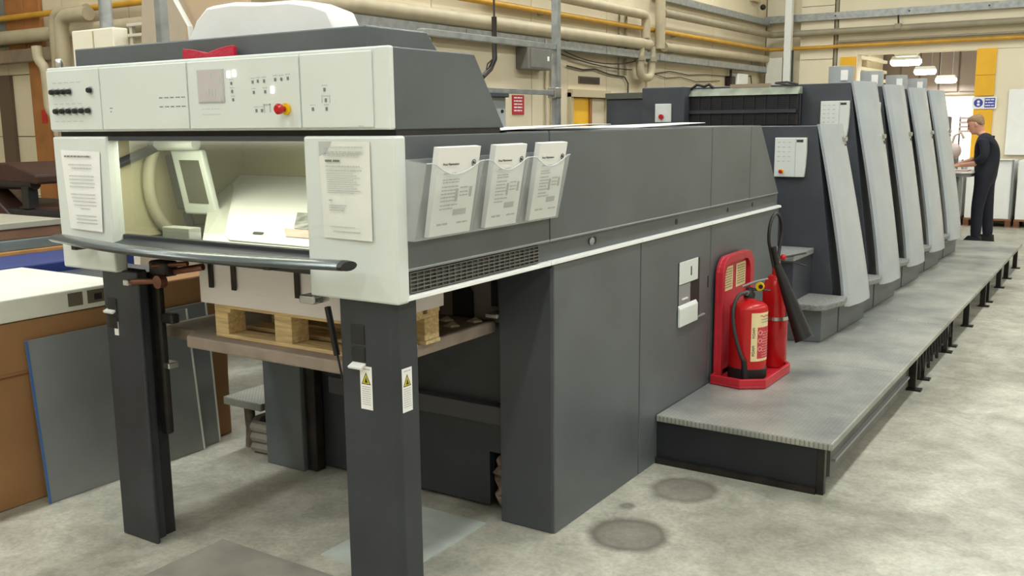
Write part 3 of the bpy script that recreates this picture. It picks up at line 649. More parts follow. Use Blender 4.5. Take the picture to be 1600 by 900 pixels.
# lower body
for a, b in ((3.262, 4.062), (4.070, 4.945), (4.952, 6.12)):
    MB().box(XR-0.03, XR-0.004, a, b, 0.0 if a < 4.5 else 0.0, 1.139).build('lower_side_panel', DARK, dl, 0.004)
MB().box(-2.186, XR-0.012, 3.255, 3.30, 0.0, 1.13).build('corner_panel', DARK2, dl, 0.006)
MB().box(-2.186, -1.95, 3.3, 6.1, 0.0, 1.14).build('lower_frame', BLACK, dl)
MB().box(-3.64, -1.95, 3.26, 6.0, 1.13, 1.19).build('upper_frame', BLACK, dl)
MB().box(-3.64, XR-0.031, 3.26, 5.75, 1.19, 1.655).build('duct_body', DARK2, dl, 0.004)
# top lids of the long duct
for a, b in ((2.93, 3.22), (3.228, 4.05), (4.06, 5.72)):
    MB().box(-3.66, XR-0.002, a, b, 1.656, 1.668).build('top_lid', DARK, dl, 0.002)
MB().box(-3.70, -3.662, 2.4, 5.7, 1.15, 1.664).build('left_side_panel', DARK, dl)
# rear cross panel under the pile, ledge, cutout with hoses
rp = MB().box(-3.36, -2.30, 3.34, 3.38, 0.02, 1.13).build('rear_panel', POST, dl)
MB().box(-2.30, -2.186, 3.34, 3.38, 0.27, 1.13).build('rear_panel', POST, dl)
MB().prism([(3.34, 0.50), (3.28, 0.50), (3.28, 0.42), (3.34, 0.40)], 0, -3.2, -2.186).build('cross_ledge', mat('ledge_grey', rgb(66, 66, 70), .5, var=.1), dl, 0.004)
hz = [(-2.235+0.02*math.sin(k*2.4), 3.36, 0.03+0.022*k) for k in range(11)]
MB().tube(hz, [0.04 if k % 2 else 0.028 for k in range(11)], 10).build('wrapped_hose', mat('hose_brown', rgb(132, 116, 106), .6, var=.3, vscale=20), dl, smooth=True)
MB().box(-3.61, -3.352, 3.24, 3.27, 0.0, 1.13).build('left_corner_panel', DARK, dl, 0.005)
MB().box(-3.352, -3.29, 3.27, 3.33, 0.0, 1.12).build('left_guide', OILY, dl, 0.008)
MB().box(-3.61, -3.352, 3.27, 5.9, 0.0, 1.13).build('left_frame', DARK2, dl)
# arched opening plate and bits at the back right above the pile board
ap = MB().box(-2.60, -2.20, 3.325, 3.34, 0.86, 1.13).build('arch_plate', mat('arch_grey', rgb(128, 120, 116), .5, var=.1), dl)
MB().prism([(-2.47, 0.86), (-2.36, 0.86), (-2.36, 0.98), (-2.38, 1.01), (-2.415, 1.02), (-2.45, 1.01), (-2.47, 0.98)], 1, 3.318, 3.326).build('arch_opening', BLACK, ap)
MB().box(-2.265, -2.235, 3.318, 3.326, 0.93, 1.06).build('slot', BLACK, ap)
# gripper rods and fittings below the bar
mech = [((-3.29, 2.30, 1.098), (-3.14, 2.34, 1.11), 0.012), ((-3.22, 2.38, 1.125), (-3.02, 2.44, 1.16), 0.014), ((-3.22, 2.36, 1.16), (-3.06, 2.40, 1.175), 0.010)]
mt = MB().tube([mech[0][0], mech[0][1]], mech[0][2], 10).build('link_rod', COPPER, dl, smooth=True)
for a, b, r in mech[1:]: MB().tube([a, b], r, 10).build('link_rod', COPPER, dl, smooth=True)
MB().lathe([(0.026, -0.015), (0.026, 0.015)], (-3.14, 2.33, 1.108), 16, 'y').build('link_boss', COPPER, dl)
MB().box(-3.305, -3.275, 2.28, 2.31, 1.085, 1.11).build('rod_end', STEEL, dl, 0.004)
MB().box(-3.25, -3.14, 2.36, 2.42, 1.12, 1.18).build('link_bracket', OILY, dl, 0.01)
MB().box(-3.295, -3.25, 2.395, 2.43, 0.45, 1.12).build('chain_guard', OILY, dl, 0.01)
MB().box(-3.25, -3.18, 2.40, 2.44, 0.92, 0.96).build('pile_bracket', BLACK, dl, 0.008)
MB().box(-3.28, -3.22, 2.40, 2.45, 0.73, 0.755).build('pile_bracket', STEEL, dl, 0.004)
# sheet stops hanging in front of the pile
for x in (-3.01, -2.88, -2.54): MB().box(x-0.012, x+0.012, 2.462, 2.47, 1.075, 1.22).build('sheet_stop', OILY, dl, 0.002)
MB().box(-2.345, -2.275, 2.28, 2.36, 1.105, 1.135).build('latch_block', STEEL, dl, 0.008)
MB().tube([(-2.27, 2.34, 1.09), (-2.255, 2.36, 0.92)], 0.011, 8).tube([(-2.255, 2.36, 0.93), (-2.235, 2.38, 0.75)], 0.004, 6).build('gas_strut', RUBBER, dl, smooth=True)
MB().ball((-2.95, 3.22, 0.70), 0.05, 1, .5, .5, 10).build('drive_motor', OILY, dl)

# monitor and sheet inside the window
mo = thing('inspection_monitor', 'white framed tilted monitor on a dark arm behind the window', 'monitor', (-3.45, 2.75, 1.225))
Mm = basis((-3.535, 2.72, 1.60), Vector((1, 0.04, 0.0)), Vector((-0.27, 0.0, 1)))
def loc_box(M, *a): return MB().box(*a).xf(M)
loc_box(Mm, 0, 0.195, -0.285, 0.0, -0.03, 0).build('frame', WHITE, mo, 0.008)
loc_box(Mm, 0.045, 0.165, -0.235, -0.045, 0.0, 0.002).build('screen', mat('dark_screen', rgb(88, 88, 80), 0.15), mo)
loc_box(Mm, -0.055, 0.0, -0.27, -0.02, -0.05, -0.005).build('back_shell', POST, mo, 0.01)
MB().tube([(-3.59, 2.70, 1.622), (-3.36, 2.72, 1.625)], 0.026, 14).build('hinge_barrel', WHITE, mo, smooth=True)
MB().tube([(-3.62, 2.70, 1.622), (-3.585, 2.70, 1.622)], 0.029, 14).build('hinge_cap', BLACK, mo, smooth=True)
MB().tube([(-3.60, 2.70, 1.61), (-3.63, 2.45, 1.52)], 0.028, 10, flat=0.7).build('arm', POST, mo, smooth=True)
MB().tube([(-3.47, 2.74, 1.33), (-3.47, 2.76, 1.226)], 0.02, 8).build('stem', POST, mo)
def slab(name, m, pts, th, par=None, bev=0):
    mb = MB(); mb.loft([[Vector(p) for p in pts], [Vector(p)-Vector((0, 0, th)) for p in pts]]); return mb.build(name, m, par, bev)
dk = thing('inspection_desk', 'sloping pale desk top behind the window under the white sheets', 'desk', (-2.9, 2.8, 1.225))
slab('desk_top', mat('desk_pale', rgb(196, 198, 190), 0.4), [(-2.98, 2.41, 1.262), (-2.10, 2.40, 1.258), (-2.3, 3.19, 1.47), (-3.62, 3.19, 1.47), (-3.46, 2.85, 1.365)], 0.025, dk, 0.003)
MB().box(-3.5, -2.2, 2.75, 3.15, 1.225, 1.27).build('desk_base', POST, dk)
sh = thing('press_sheet', 'large white printed sheet lying on the sloping desk behind the window', 'sheet', (-2.95, 2.7, 1.27))
slab('sheet', PAPER, [(-2.86, 2.44, 1.277), (-2.36, 2.44, 1.275), (-2.70, 2.95, 1.41), (-3.18, 3.16, 1.467), (-3.6, 3.16, 1.467), (-3.36, 2.76, 1.326)], 0.004, sh)
slab('printed_photo', mat('print_grey', rgb(150, 150, 150), .5, var=.5, vscale=22), [(-2.66, 2.58, 1.3166), (-2.50, 2.56, 1.312), (-2.66, 2.74, 1.356), (-2.80, 2.74, 1.357)], 0.0008, sh)
slab('printed_photo', mat('print_pink', rgb(214, 178, 170), .5, var=.2, vscale=16), [(-2.62, 2.50, 1.2955), (-2.50, 2.50, 1.295), (-2.56, 2.57, 1.3135), (-2.70, 2.57, 1.3145)], 0.0008, sh)
slab('dark_mark', BLACKINK, [(-2.80, 2.50, 1.2964), (-2.745, 2.50, 1.2962), (-2.755, 2.52, 1.3015), (-2.81, 2.52, 1.3018)], 0.0008, sh)
tag(MB().box(-3.20, -3.04, 2.40, 2.46, 1.226, 1.312).build('sensor_box', mat('sensor_grey', rgb(170, 172, 164), .4), None, 0.004), 'small pale box on the dark sill behind the window glass', 'box')

# notices taped to the white corner covers
def notice(name, label, corners, rows, m, head=True):
    """corners: bl, br, tr, tl in (x, z)"""
    bl, br, tr, tl = corners
    t = thing(name, label, 'notice', ((bl[0]+br[0])/2, 2.284, bl[1]))
    y = 2.2825
    MB().quad([(bl[0], y, bl[1]), (br[0], y-0.004, br[1]), (tr[0], y, tr[1]), (tl[0], y, tl[1])]).build('sheet', m, t, solid=0.0006)
    mb = MB(); mb2 = MB(); w_ = br[0]-bl[0]
    for i, (f, s, wd, h, bold) in enumerate(rows):
        x = tl[0]+(bl[0]-tl[0])*f+w_*s; z = tl[1]+(bl[1]-tl[1])*f
        words(mb2 if bold else mb, (x, y-0.0045, z), (1, 0, 0), (0, 0, 1), (0, -1, 0), w_*wd, h, i+3)
    mb.build('print', PALEINK, t); mb2.build('heading', GREYINK, t)
    return t
r1 = [(0.09, .12, .8, .006, 1), (.19, .22, .7, .004, 0), (.235, .3, .6, .004, 0)] + [(.33+.045*i, .2-.02*(i % 2), .75, .0035, 0) for i in range(4)] + [(.56+.045*i, .18+.02*i, .74-.02*i, .0035, 0) for i in range(4)] + [(.74, .42, .3, .0035, 0)] + [(.83+.045*i, .26, .62, .0035, 0) for i in range(3)]
notice('paper_notice', 'white typed paper taped to the left white corner cover', [(-3.622, 1.296), (-3.404, 1.291), (-3.388, 1.606), (-3.645, 1.612)], r1, PAPER)
r2 = [(.065, .1, .8, .003, 0), (.12, .1, .8, .006, 0), (.15, .1, .7, .004, 0), (.21, .13, .3, .007, 1), (.26, .14, .7, .004, 0), (.30, .14, .72, .0035, 0)] + [(.33+.022*i, .14, .55+.2*((i*37) % 3)/3, .0022, 0) for i in range(10)] + [(.61, .16, .08, .004, 0), (.66, .16, .35, .003, 0), (.685, .16, .33, .003, 0), (.71, .16, .3, .003, 0), (.88, .16, .5, .002, 0), (.93, .22, .55, .003, 0)]
t = notice('paper_notice', 'cream form taped to the right white corner cover with a grey smudged corner', [(-2.214, 1.337), (-2.004, 1.335), (-2.006, 1.647), (-2.222, 1.648)], r2, PAPER2)
MB().quad([(-2.221, 2.2812, 1.600), (-2.19, 2.2812, 1.61), (-2.165, 2.2812, 1.6465), (-2.2215, 2.2812, 1.647)]).build('smudge', PALEINK, t)

# ---------------------------------------------------------------- leaflet holders on the flank
def leaflet_holder(y0, y1, dz, label, lab2):
    t = thing('leaflet_holder', label, 'leaflet holder', (XR+0.03, (y0+y1)/2, 1.335+dz), 'clear leaflet holders on the press flank')
    zt, zb = 1.578+dz, 1.334+dz
    xo_t, xo_b = XR+0.085, XR+0.030
    # side walls, bottom and scooped front
    for y in (y0, y1-0.003): MB().prism([(XR+0.001, zt+0.01), (xo_t, zt), (xo_b, zb), (XR+0.001, zb)], 1, y, y+0.003).build('side_wall', CLEAR, t)
    mb = MB(); n = 14; rows = []
    top = []
    for i in range(n+1):
        f = i/n; s = 1.0 if f < 0.12 or f > 0.94 else 1-0.16*math.sin(PI*(f-0.12)/0.82)
        top.append((xo_b+(xo_t-xo_b)*s, y0+(y1-y0)*f, zb+(zt-zb)*s))
    bot = [(xo_b, y0+(y1-y0)*i/n, zb) for i in range(n+1)]
    mb.loft([top, bot], closed=False); mb.build('scooped_front', CLEAR, t)
    MB().tube([(p[0]+.001, p[1], p[2]) for p in top], 0.002, 6).build('front_rim', mat('rim_plastic', rgb(205, 210, 210), .3), t)
    MB().box(XR+0.001, xo_b, y0, y1, zb, zb+0.003).build('base', CLEAR, t)
    MB().box(XR+0.0005, XR+0.003, y0, y1, zb, zt+0.012).build('back_plate', CLEAR, t)
    b = thing('leaflet_stack', lab2, 'leaflets', (XR+0.03, (y0+y1)/2, zb+0.004), 'stacks of leaflets in the holders')
    ya, yb = y0+0.075, y1-0.012
    MB().prism([(XR+0.010, zb+0.005), (XR+0.028, zb+0.005), (XR+0.082, zt+0.047), (XR+0.058, zt+0.050)], 1, ya, yb).build('sheets', PAPER, b, 0.001)
    # print on the front face
    vv = Vector((0.054, 0, (zt+0.047)-(zb+0.005))).normalized(); uu = Vector((0, 1, 0)); nn = Vector((vv.z, 0, -vv.x))
    o = Vector((XR+0.028, ya, zb+0.005))+nn*0.0008; Wd = yb-ya; H = math.hypot(0.054, zt+0.042-zb)
    mb = MB(); rnd = random.Random(int(y0*100))
    for f in (.70, .63, .60, .55, .51, .47, .43, .39, .34, .30): words(mb, o+uu*Wd*.16+vv*H*f, uu, vv, nn, Wd*rnd.uniform(.25, .42), .0045, int(f*100))
    for f in (.53, .48, .44): words(mb, o+uu*Wd*.6+vv*H*f, uu, vv, nn, Wd*.2, .0045, int(f*100))
    words(mb, o+uu*Wd*.14+vv*H*.12, uu, vv, nn, Wd*.28, .007, 5); words(mb, o+uu*Wd*.62+vv*H*.12, uu, vv, nn, Wd*.28, .006, 6)
    for (a, c, ww, hh) in ((.5, .38, .07, .15), (.84, .42, .07, .12), (.5, .22, .32, .07)):
        p = o+uu*Wd*a+vv*H*c; mb.quad([p, p+uu*Wd*ww, p+uu*Wd*ww+vv*H*hh, p+vv*H*hh])
    mb.build('print', PALEINK, b)
    text_part('title', 'Press Maintenance', 0.0115, basis(o+uu*Wd*.12+vv*H*.80+nn*.0005, uu, vv), BLACKINK, b)
    cc = o+uu*Wd*.86+vv*H*.815+nn*.0008
    ring = [cc+(uu*math.cos(a)+vv*math.sin(a))*0.010 for a in [2*PI*k/16 for k in range(16)]]
    MB().tube(ring+[ring[0]], 0.0012, 4).quad([cc-uu*.006+vv*.004, cc-uu*.002-vv*.005, cc+uu*.007-vv*.003, cc+uu*.001+vv*.005]).build('round_emblem', BLACKINK, b)
leaflet_holder(2.342, 2.655, 0.0, 'clear plastic leaflet holder nearest the white corner cover', 'leftmost stack of white leaflets titled Press Maintenance')
leaflet_holder(2.660, 2.945, 0.0, 'middle one of the three clear plastic leaflet holders', 'middle stack of white leaflets with tilted top edge')
leaflet_holder(2.950, 3.235, 0.0, 'rightmost clear plastic leaflet holder over the panel seam', 'rightmost stack of white leaflets, furthest from the white cover')

# sheets lying on top of the long duct
o = slab('paper_sheet', PAPER, [(-2.45, 2.95, 1.672), (XR-0.01, 2.90, 1.676), (XR+0.012, 3.55, 1.692), (-2.05, 4.0, 1.690), (-2.5, 3.9, 1.674)], 0.003)
tag(o, 'white sheet lying on the press top just behind the control head', 'paper')
o = slab('paper_sheet', PAPER, [(-2.5, 4.25, 1.673), (-2.0, 4.15, 1.673), (-1.99, 5.0, 1.690), (-2.3, 5.4, 1.69), (-2.6, 5.0, 1.673)], 0.003)
tag(o, 'white sheet lying further back on the press top in front of the yellow door', 'paper')

# service wicket with white unit in the lower side panel
t = thing('service_unit', 'recessed white service unit with a black slot in the lower flank', 'panel unit', (XR, 4.64, 0.65))
MB().box(XR-0.004, XR-0.001, 4.512, 4.79, 0.655, 0.985).build('recess', BLACK, t)
MB().box(XR-0.001, XR+0.004, 4.512, 4.755, 0.872, 0.988).build('upper_cover', WHITE, t, 0.002)
MB().box(XR+0.004, XR+0.0048, 4.655, 4.668, 0.905, 0.952).build('slot', BLACK, t)
MB().box(XR-0.001, XR+0.001, 4.512, 4.66, 0.765, 0.868).build('backplate', LIP, t); MB().box(XR-0.0, XR+0.006, 4.55, 4.62, 0.788, 0.796).build('catch', RAILW, t)
MB().prism([(XR-0.001, 0.652), (XR+0.012, 0.652), (XR+0.012, 0.745), (XR-0.001, 0.765)], 1, 4.505, 4.745).build('lower_housing', WHITE, t, 0.003)
MB().box(XR-0.004, XR+0.01, 4.745, 4.86, 0.662, 0.668).build('handle_lip', LIP, t)
MB().box(XR-0.004, XR-0.0025, 4.91, 4.925, 0.80, 0.865).build('latch_slot', BLACK, t); 

# ================================================================== pile board, pallet and paper
o = MB().prism([(-3.42, 2.53), (-3.20, 2.52), (-3.15, 2.44), (-2.28, 2.44), (-2.235, 2.47), (-2.235, 3.31), (-3.345, 3.31), (-3.345, 3.22), (-3.42, 3.22)], 2, 0.822, 0.872).build('pile_board', mat('pile_board_grey', rgb(152, 138, 126), 0.6, var=.2, vscale=7), None, 0.008)
tag(o, 'dusty grey hoist board carrying the pallet between the charcoal legs', 'board')
pl = thing('wooden_pallet', 'pale new wooden pallet on the grey hoist board', 'pallet', (-2.65, 2.69, 0.873))
for y in (2.495, 2.65, 2.79): MB().box(-3.035, -2.205, y, y+0.09, 0.873, 0.888).build('bottom_board', WOOD, pl, 0.002)
for x in (-3.035, -2.70, -2.30):
    for y in (2.495, 2.79): MB().box(x, x+0.09 if x > -2.9 else x+0.075, y, y+0.09, 0.888, 0.975).build('block', WOOD, pl, 0.003)
for x in (-3.035, -2.70, -2.30): MB().box(x, x+0.09, 2.495, 2.88, 0.975, 0.992).build('stringer_board', WOOD, pl, 0.002)
for i in range(4): MB().box(-3.035, -2.205, 2.495+0.103*i, 2.57+0.103*i, 0.992, 1.008).build('deck_board', WOOD, pl, 0.002)
ps = thing('paper_pile', 'white block of stacked paper on the pallet under the bar', 'paper stack', (-2.65, 2.8, 1.009))
MB().box(-3.09, -2.20, 2.475, 2.90, 1.009, 1.18).build('sheets', mat('pile_pinkish', rgb(236, 230, 232), 0.7, var=.03, stretch=(1, 1, 60)), ps, 0.002)

# ================================================================== objects on top of the head
o = MB()
rings = []
for i in range(17):
    f = i/16; x = -2.885+0.265*f; h = 0.016+0.020*abs(math.cos(PI*f*0.98+0.1)); dpt = 0.020+0.012*math.sin(PI*f)
    rings.append([(x, 2.300+0.0, 1.935), (x, 2.300+dpt, 1.935), (x, 2.300+dpt, 1.935+h*0.9), (x, 2.303, 1.935+h)])
o.loft(rings); o = o.build('red_strap', mat('red_webbing', rgb(178, 22, 52), 0.5, var=.1, bump=.4, bscale=60), None, 0.003)
tag(o, 'dark red saddle shaped plastic piece on top of the white control panel', 'bracket')
tag(MB().lathe([(0.016, 0), (0.018, 0.02), (0.012, 0.035)], (-3.64, 2.305, 1.934), 12).build('steel_bung', STEEL, None, smooth=True), 'small shiny metal stub on the left end of the control head', 'stub')
# white wrapped bundle
rings = []
prof = [(-3.09, 2.02), (-3.04, 2.10), (-2.98, 2.145), (-2.85, 2.150), (-2.70, 2.138), (-2.55, 2.135), (-2.44, 2.115), (-2.37, 2.09), (-2.34, 2.03)]
for k, (y, s) in enumerate(((2.50, 0.92), (2.53, 1.0), (2.60, 1.03), (2.64, 0.96))):
    rings.append([(x, y, 2.007+(z-2.007)*s) for x, z in prof]+[(-2.34, y, 2.007), (-3.09, y, 2.007)])
o = MB().loft(rings).build('wrapped_bundle', WPLAST, None, 0.008, smooth=True); tag(o, 'white plastic wrapped bundle on the dark riser above the control head', 'bundle')
rings = []
for i, (x, r) in enumerate(((-2.73, .015), (-2.68, .03), (-2.60, .04), (-2.52, .032), (-2.42, .012))):
    rings.append([(x, 2.58+r*math.cos(a)*0.8, 2.182+r*0.9*math.sin(a)*(1+.2*math.sin(a*3+i))) for a in [2*PI*k/12 for k in range(12)]])
o = MB().loft(rings).build('plastic_bag', glass_mat('bag_film', (0.95, 0.97, 0.97, 1), 0.12, 1.4, 0.45), None, smooth=True); tag(o, 'crumpled translucent plastic bag on top of the white bundle', 'bag')
o = MB().prism([(-5.62, 0.0), (-4.75, 0.0), (-4.55, 3.1), (-5.22, 3.1)], 1, 3.95, 3.97).build('cardboard_sheet', mat('greyish_card', rgb(182, 168, 148), 0.8, var=.05)); tag(o, 'tall greyish beige board standing upright beyond the control head', 'board')
tag(MB().box(-3.475, -3.435, 2.645, 2.685, 2.007, 2.7).build('steel_strut', ALU, None, 0.004), 'galvanised strut standing on the riser beside the white strips', 'strut')
o = MB().tube([(-3.32, 2.605, 2.25), (-3.205, 2.605, 2.09), (-3.20, 2.605, 2.012)], 0.014, 6, flat=.3).build('plastic_strip', RAILW); tag(o, 'bent white strip crossing in front of another beside the strut', 'strip')
o = MB().tube([(-3.11, 2.625, 2.14), (-3.22, 2.625, 2.05), (-3.24, 2.625, 2.012)], 0.009, 6, flat=.3).build('plastic_strip', RAILW); tag(o, 'thin white strip leaning against the wrapped bundle', 'strip')
o = MB().box(-3.30, -2.92, 2.655, 2.67, 2.007, 2.26).build('carton_flap', mat('pale_carton', rgb(196, 172, 144), .8), None, 0.004); tag(o, 'brownish carton edge peeping over the white bundle', 'carton')
# cream cabinet beyond the press on the left
t = thing('cream_cabinet', 'tall cream cabinet behind the left end of the control head', 'cabinet', (-6.2, 4.4, 0))
MB().box(-6.45, -5.97, 4.2, 4.32, 0, 2.375).build('carcass', mat('cream_enamel', rgb(240, 234, 214), .4), t, 0.01)
MB().box(-6.2, -6.19, 4.195, 4.2, 0.1, 2.36).build('door_seam', DF, t)
lt = mat('lattice_cream', rgb(206, 200, 184), .5)
t = thing('white_rack', 'pale rack with shelves and hanging wire between cabinet and board', 'rack', (-5.6, 4.4, 0))
for x in (-5.93, -5.45): MB().box(x, x+0.03, 4.3, 4.33, 0, 2.40).build('upright', lt, t)
for z in (1.9, 2.10, 2.17, 2.24, 2.31, 2.38): MB().box(-5.93, -5.42, 4.28, 4.6, z, z+0.02).build('shelf', lt, t, 0.003)
MB().tube([(-5.62, 4.26, 2.34), (-5.58, 4.26, 2.30), (-5.66, 4.26, 2.2), (-5.60, 4.26, 2.1)], 0.008, 5).build('wire', STEEL, t)
tag(MB().tube([(-6.12, 4.26, 2.376), (-6.12, 4.26, 5.5)], 0.045, 12).build('vent_pole', ALU, None, smooth=True), 'shiny steel pole rising from the cream cabinet', 'pole')

t = thing('dark_machine', 'dark grey machine base beyond the side step, left of the press', 'machine', (-5.5, 5.0, 0))
MB().box(-5.85, -5.2, 4.75, 5.4, 0.30, 1.10).build('body', DARK2, t, 0.01); MB().box(-5.8, -5.25, 4.80, 5.35, 0.0, 0.30).build('plinth', BLACK, t)
MB().tube([(-5.17, 4.75, 0.42), (-5.17, 5.38, 0.50)], 0.03, 8).build('side_pipe', OILY, t, smooth=True)
# galvanised frame behind the head
t = thing('strut_frame', 'galvanised strut frame with upright post and two cross bars beyond the control head', 'frame', (-4.2, 7.18, 0))
MB().box(-4.23, -4.17, 7.15, 7.21, 0, 5.2).build('upright', ALU, t, 0.004)
MB().box(-4.22, -4.18, 5.35, 7.15, 2.30, 2.345).xf(Matrix.Translation((0, 0, 0))).build('cross_bar', ALU, t, 0.003)
MB().box(-4.22, -4.18, 5.9, 7.15, 1.925, 1.965).build('cross_bar', ALU, t, 0.003)
MB().box(-4.24, -4.16, 7.10, 7.20, 1.90, 1.99).build('clamp', STEEL, t, 0.006); MB().box(-4.225, -4.17, 5.33, 5.39, 0, 2.34).build('upright', ALU, t, 0.004)
t = thing('cable_drop', 'hanging black cable with a bent hook handle in front of the cream wall', 'hanging cable', (-4.6, 6.8, 2.2))
MB().tube([(-4.55, 6.77, 5.5), (-4.55, 6.77, 2.50)], 0.008, 6).build('cable', CABLE, t)
MB().tube([(-4.55, 6.77, 2.56), (-4.55, 6.77, 2.22), (-4.56, 6.72, 2.14), (-4.56, 6.6, 2.07)], 0.022, 8).build('grip', OILY, t, smooth=True)
MB().tube([(-4.55, 6.76, 2.23), (-4.56, 6.68, 2.18), (-4.56, 6.66, 2.13)], 0.006, 6).build('trigger', OILY, t)
t = thing('electric_cabinet', 'light grey electrical cabinet with dark top right of the sloped head', 'cabinet', (-4.5, 6.3, 0))
MB().box(-4.8, -4.3, 6.2, 6.55, 0, 1.90).build('carcass', mat('cab_grey', rgb(184, 190, 194), .4), t, 0.006); MB().box(-4.82, -4.28, 6.18, 6.57, 1.90, 1.955).build('top', DARK, t, 0.004)
MB().lathe([(0.014, 0), (0.014, 0.01)], (-4.30, 6.49, 1.79), 12, 'x').build('lock', BLACK, t)

# ================================================================== PRINTING UNITS
rad_ = math.radians
def make_unit(k, y0, ztop, label, lp=1.01):
    t = thing('printing_unit', label, 'printing unit', (-2.6, y0, 0.0), 'printing units of the press')
    xi_t = -1.87 if k else -1.82; xo_t = -1.79 if k else -1.775
    # body
    MB().prism([(-3.5, 0.0), (-1.94, 0.0), (-1.94, 0.257), (-1.69, 0.257), (-1.69, 0.55), (xi_t-0.02, ztop-0.012), (-3.5, ztop-0.012)], 1, y0+0.006, y0+0.47).build('body', DARK2, t, 0.004)
    MB().box(-3.45, -2.30, y0+0.471, y0+lp-0.01, 0.26, ztop-0.05).build('cylinder_housing', BLACK, t)
    MB().box(-2.30, -1.95, y0+0.471, y0+lp-0.01, 0.26, 0.44).build('gap_floor', DARK2, t)
    # side cover lofted from bottom to top: plan profile with front bevel
    rings = []
    zb = 0.44; N = 12
    for i in range(N+1):
        f = i/N; z = zb+(ztop-zb)*f
        ge = f**1.15
        xi = -1.60+(xi_t+1.60)*f**1.25; xo = -1.532+(xo_t+1.532)*ge
        yo = y0+0.05; ye = y0+0.47-0.02*f
        rings.append([(xi-0.02, y0+0.004, z), (xi, y0-0.006, z), (xi+(xo-xi)*.42, y0+0.022, z), (xo-0.010, y0+0.16, z), (xo, y0+0.30, z), (xo+0.002, ye-0.05, z), (xo-0.006, ye-0.012, z), (xo-0.02, ye, z), (xi-0.02, ye+0.002, z)])
    sc_ = MB().loft(rings).build('side_cover', COVER, t, smooth=True); sc_.data.set_sharp_from_angle(angle=rad_(13))
    z = zb+(ztop-zb)*0.78
    zl = 1.56
    xx = (-1.532+(xo_t+1.532)*((zl-zb)/(ztop-zb))**1.15)
    MB().box(xx-0.01, xx+0.02, y0+0.33, y0+0.40, zl-0.015, zl+0.02).build('latch', STEEL, t, 0.006)
    MB().box(xx-0.01, xx+0.012, y0+0.36, y0+0.42, zl-0.07, zl-0.03).build('latch_pad', OILY, t, 0.006)
    # control plaque on the near face
    px0 = -2.113 if k == 0 else -2.10; pz0, pz1 = (1.312, 1.579) if k == 0 else (1.57, 1.838)
    poly = [(px0, pz0), (px0+0.205, pz0), (px0+0.213, pz0+0.07), (px0+0.217, pz0+.17), (px0+0.215, pz1), (px0, pz1)]
    pq = MB().prism(poly, 1, y0-0.03, y0-0.0).build('control_plaque', WHITE, t, 0.004)
    MB().box(px0+0.142, px0+0.146, y0-0.032, y0-0.03, pz0+0.005, pz1-0.005).build('groove', PALEINK, pq)
    MB().box(px0+0.15, px0+0.195, y0-0.032, y0-0.03, pz1-0.03, pz1-0.014).build('display', BLACKINK, pq)
    mb = MB()
    for r in range(5):
        for c in range(3): words(mb, (px0+0.02+0.036*c, y0-0.03, pz1-0.035-0.032*r), (1, 0, 0), (0, 0, 1), (0, -1, 0), 0.02, 0.006, r*3+c)
    mb.build('key', PALEINK, pq)
    if k == 0: estop(px0+0.052, y0-0.03, pz0+0.038, 0.75, pq)
    # ducts on top
    if k:
        MB().lathe([(0.1, 0), (0.1, 0.145), (0.093, 0.147), (0.093, 0.12)], (-2.075, y0+0.45, ztop-0.012), 24).build('air_duct', mat('duct_grey', rgb(164, 168, 170), .4), t, smooth=True)
        MB().box(-2.055, -2.0, y0+0.346, y0+0.352, ztop+0.02, ztop+0.10).build('duct_label', PAPER, t)
    return t
def add_step(t, y0, k):
    MB().prism([(-1.95, y0-0.41), (-1.80, y0-0.405), (-1.658, y0-0.36), (-1.64, y0-0.012), (-1.95, y0-0.012)], 2, 0.2565, 0.474).build('plinth', DARK, t, 0.003)
    MB().prism([(-1.95, y0), (-1.635, y0), (-1.61, y0+0.615), (-1.95, y0+0.615)], 2, 0.2565, 0.437).build('plinth', DARK, t, 0.003)
    MB().prism([(-1.98, y0-0.45), (-1.68, y0-0.45), (-1.63, y0-0.42), (-1.565, y0-0.18), (-1.58, y0-0.02), (-1.66, y0-0.01), (-1.98, y0-0.01)], 2, 0.475, 0.515).build('step_tread', TREAD, t, 0.007)
Y0 = 6.62; PITCH = 1.045
u0 = make_unit(0, Y0, 1.668, 'nearest printing unit, lower than the rest, with control plaque and red stop button')
add_step(u0, Y0, 0)
# upper step box beside the nearest unit
MB().box(-2.05, -1.835, Y0-0.42, Y0-0.003, 0.516, 0.79).build('step_box', DARK2, u0, 0.006)
MB().box(-2.07, -1.822, Y0-0.45, Y0-0.003, 0.79, 0.83).build('upper_step_tread', TREAD, u0, 0.006)
u1 = make_unit(1, Y0+PITCH, 1.985, 'second printing unit from the front, its plaque half hidden by the nearest unit')
add_step(u1, Y0+PITCH, 1)
labs = ['third printing unit from the front, tall light grey side cover', 'fourth printing unit from the front, tall light grey side cover', 'furthest printing unit, the last light grey cover before the worker']
for i, lb in enumerate(labs): dup(u1, (0, PITCH*(i+1), 0), lb)
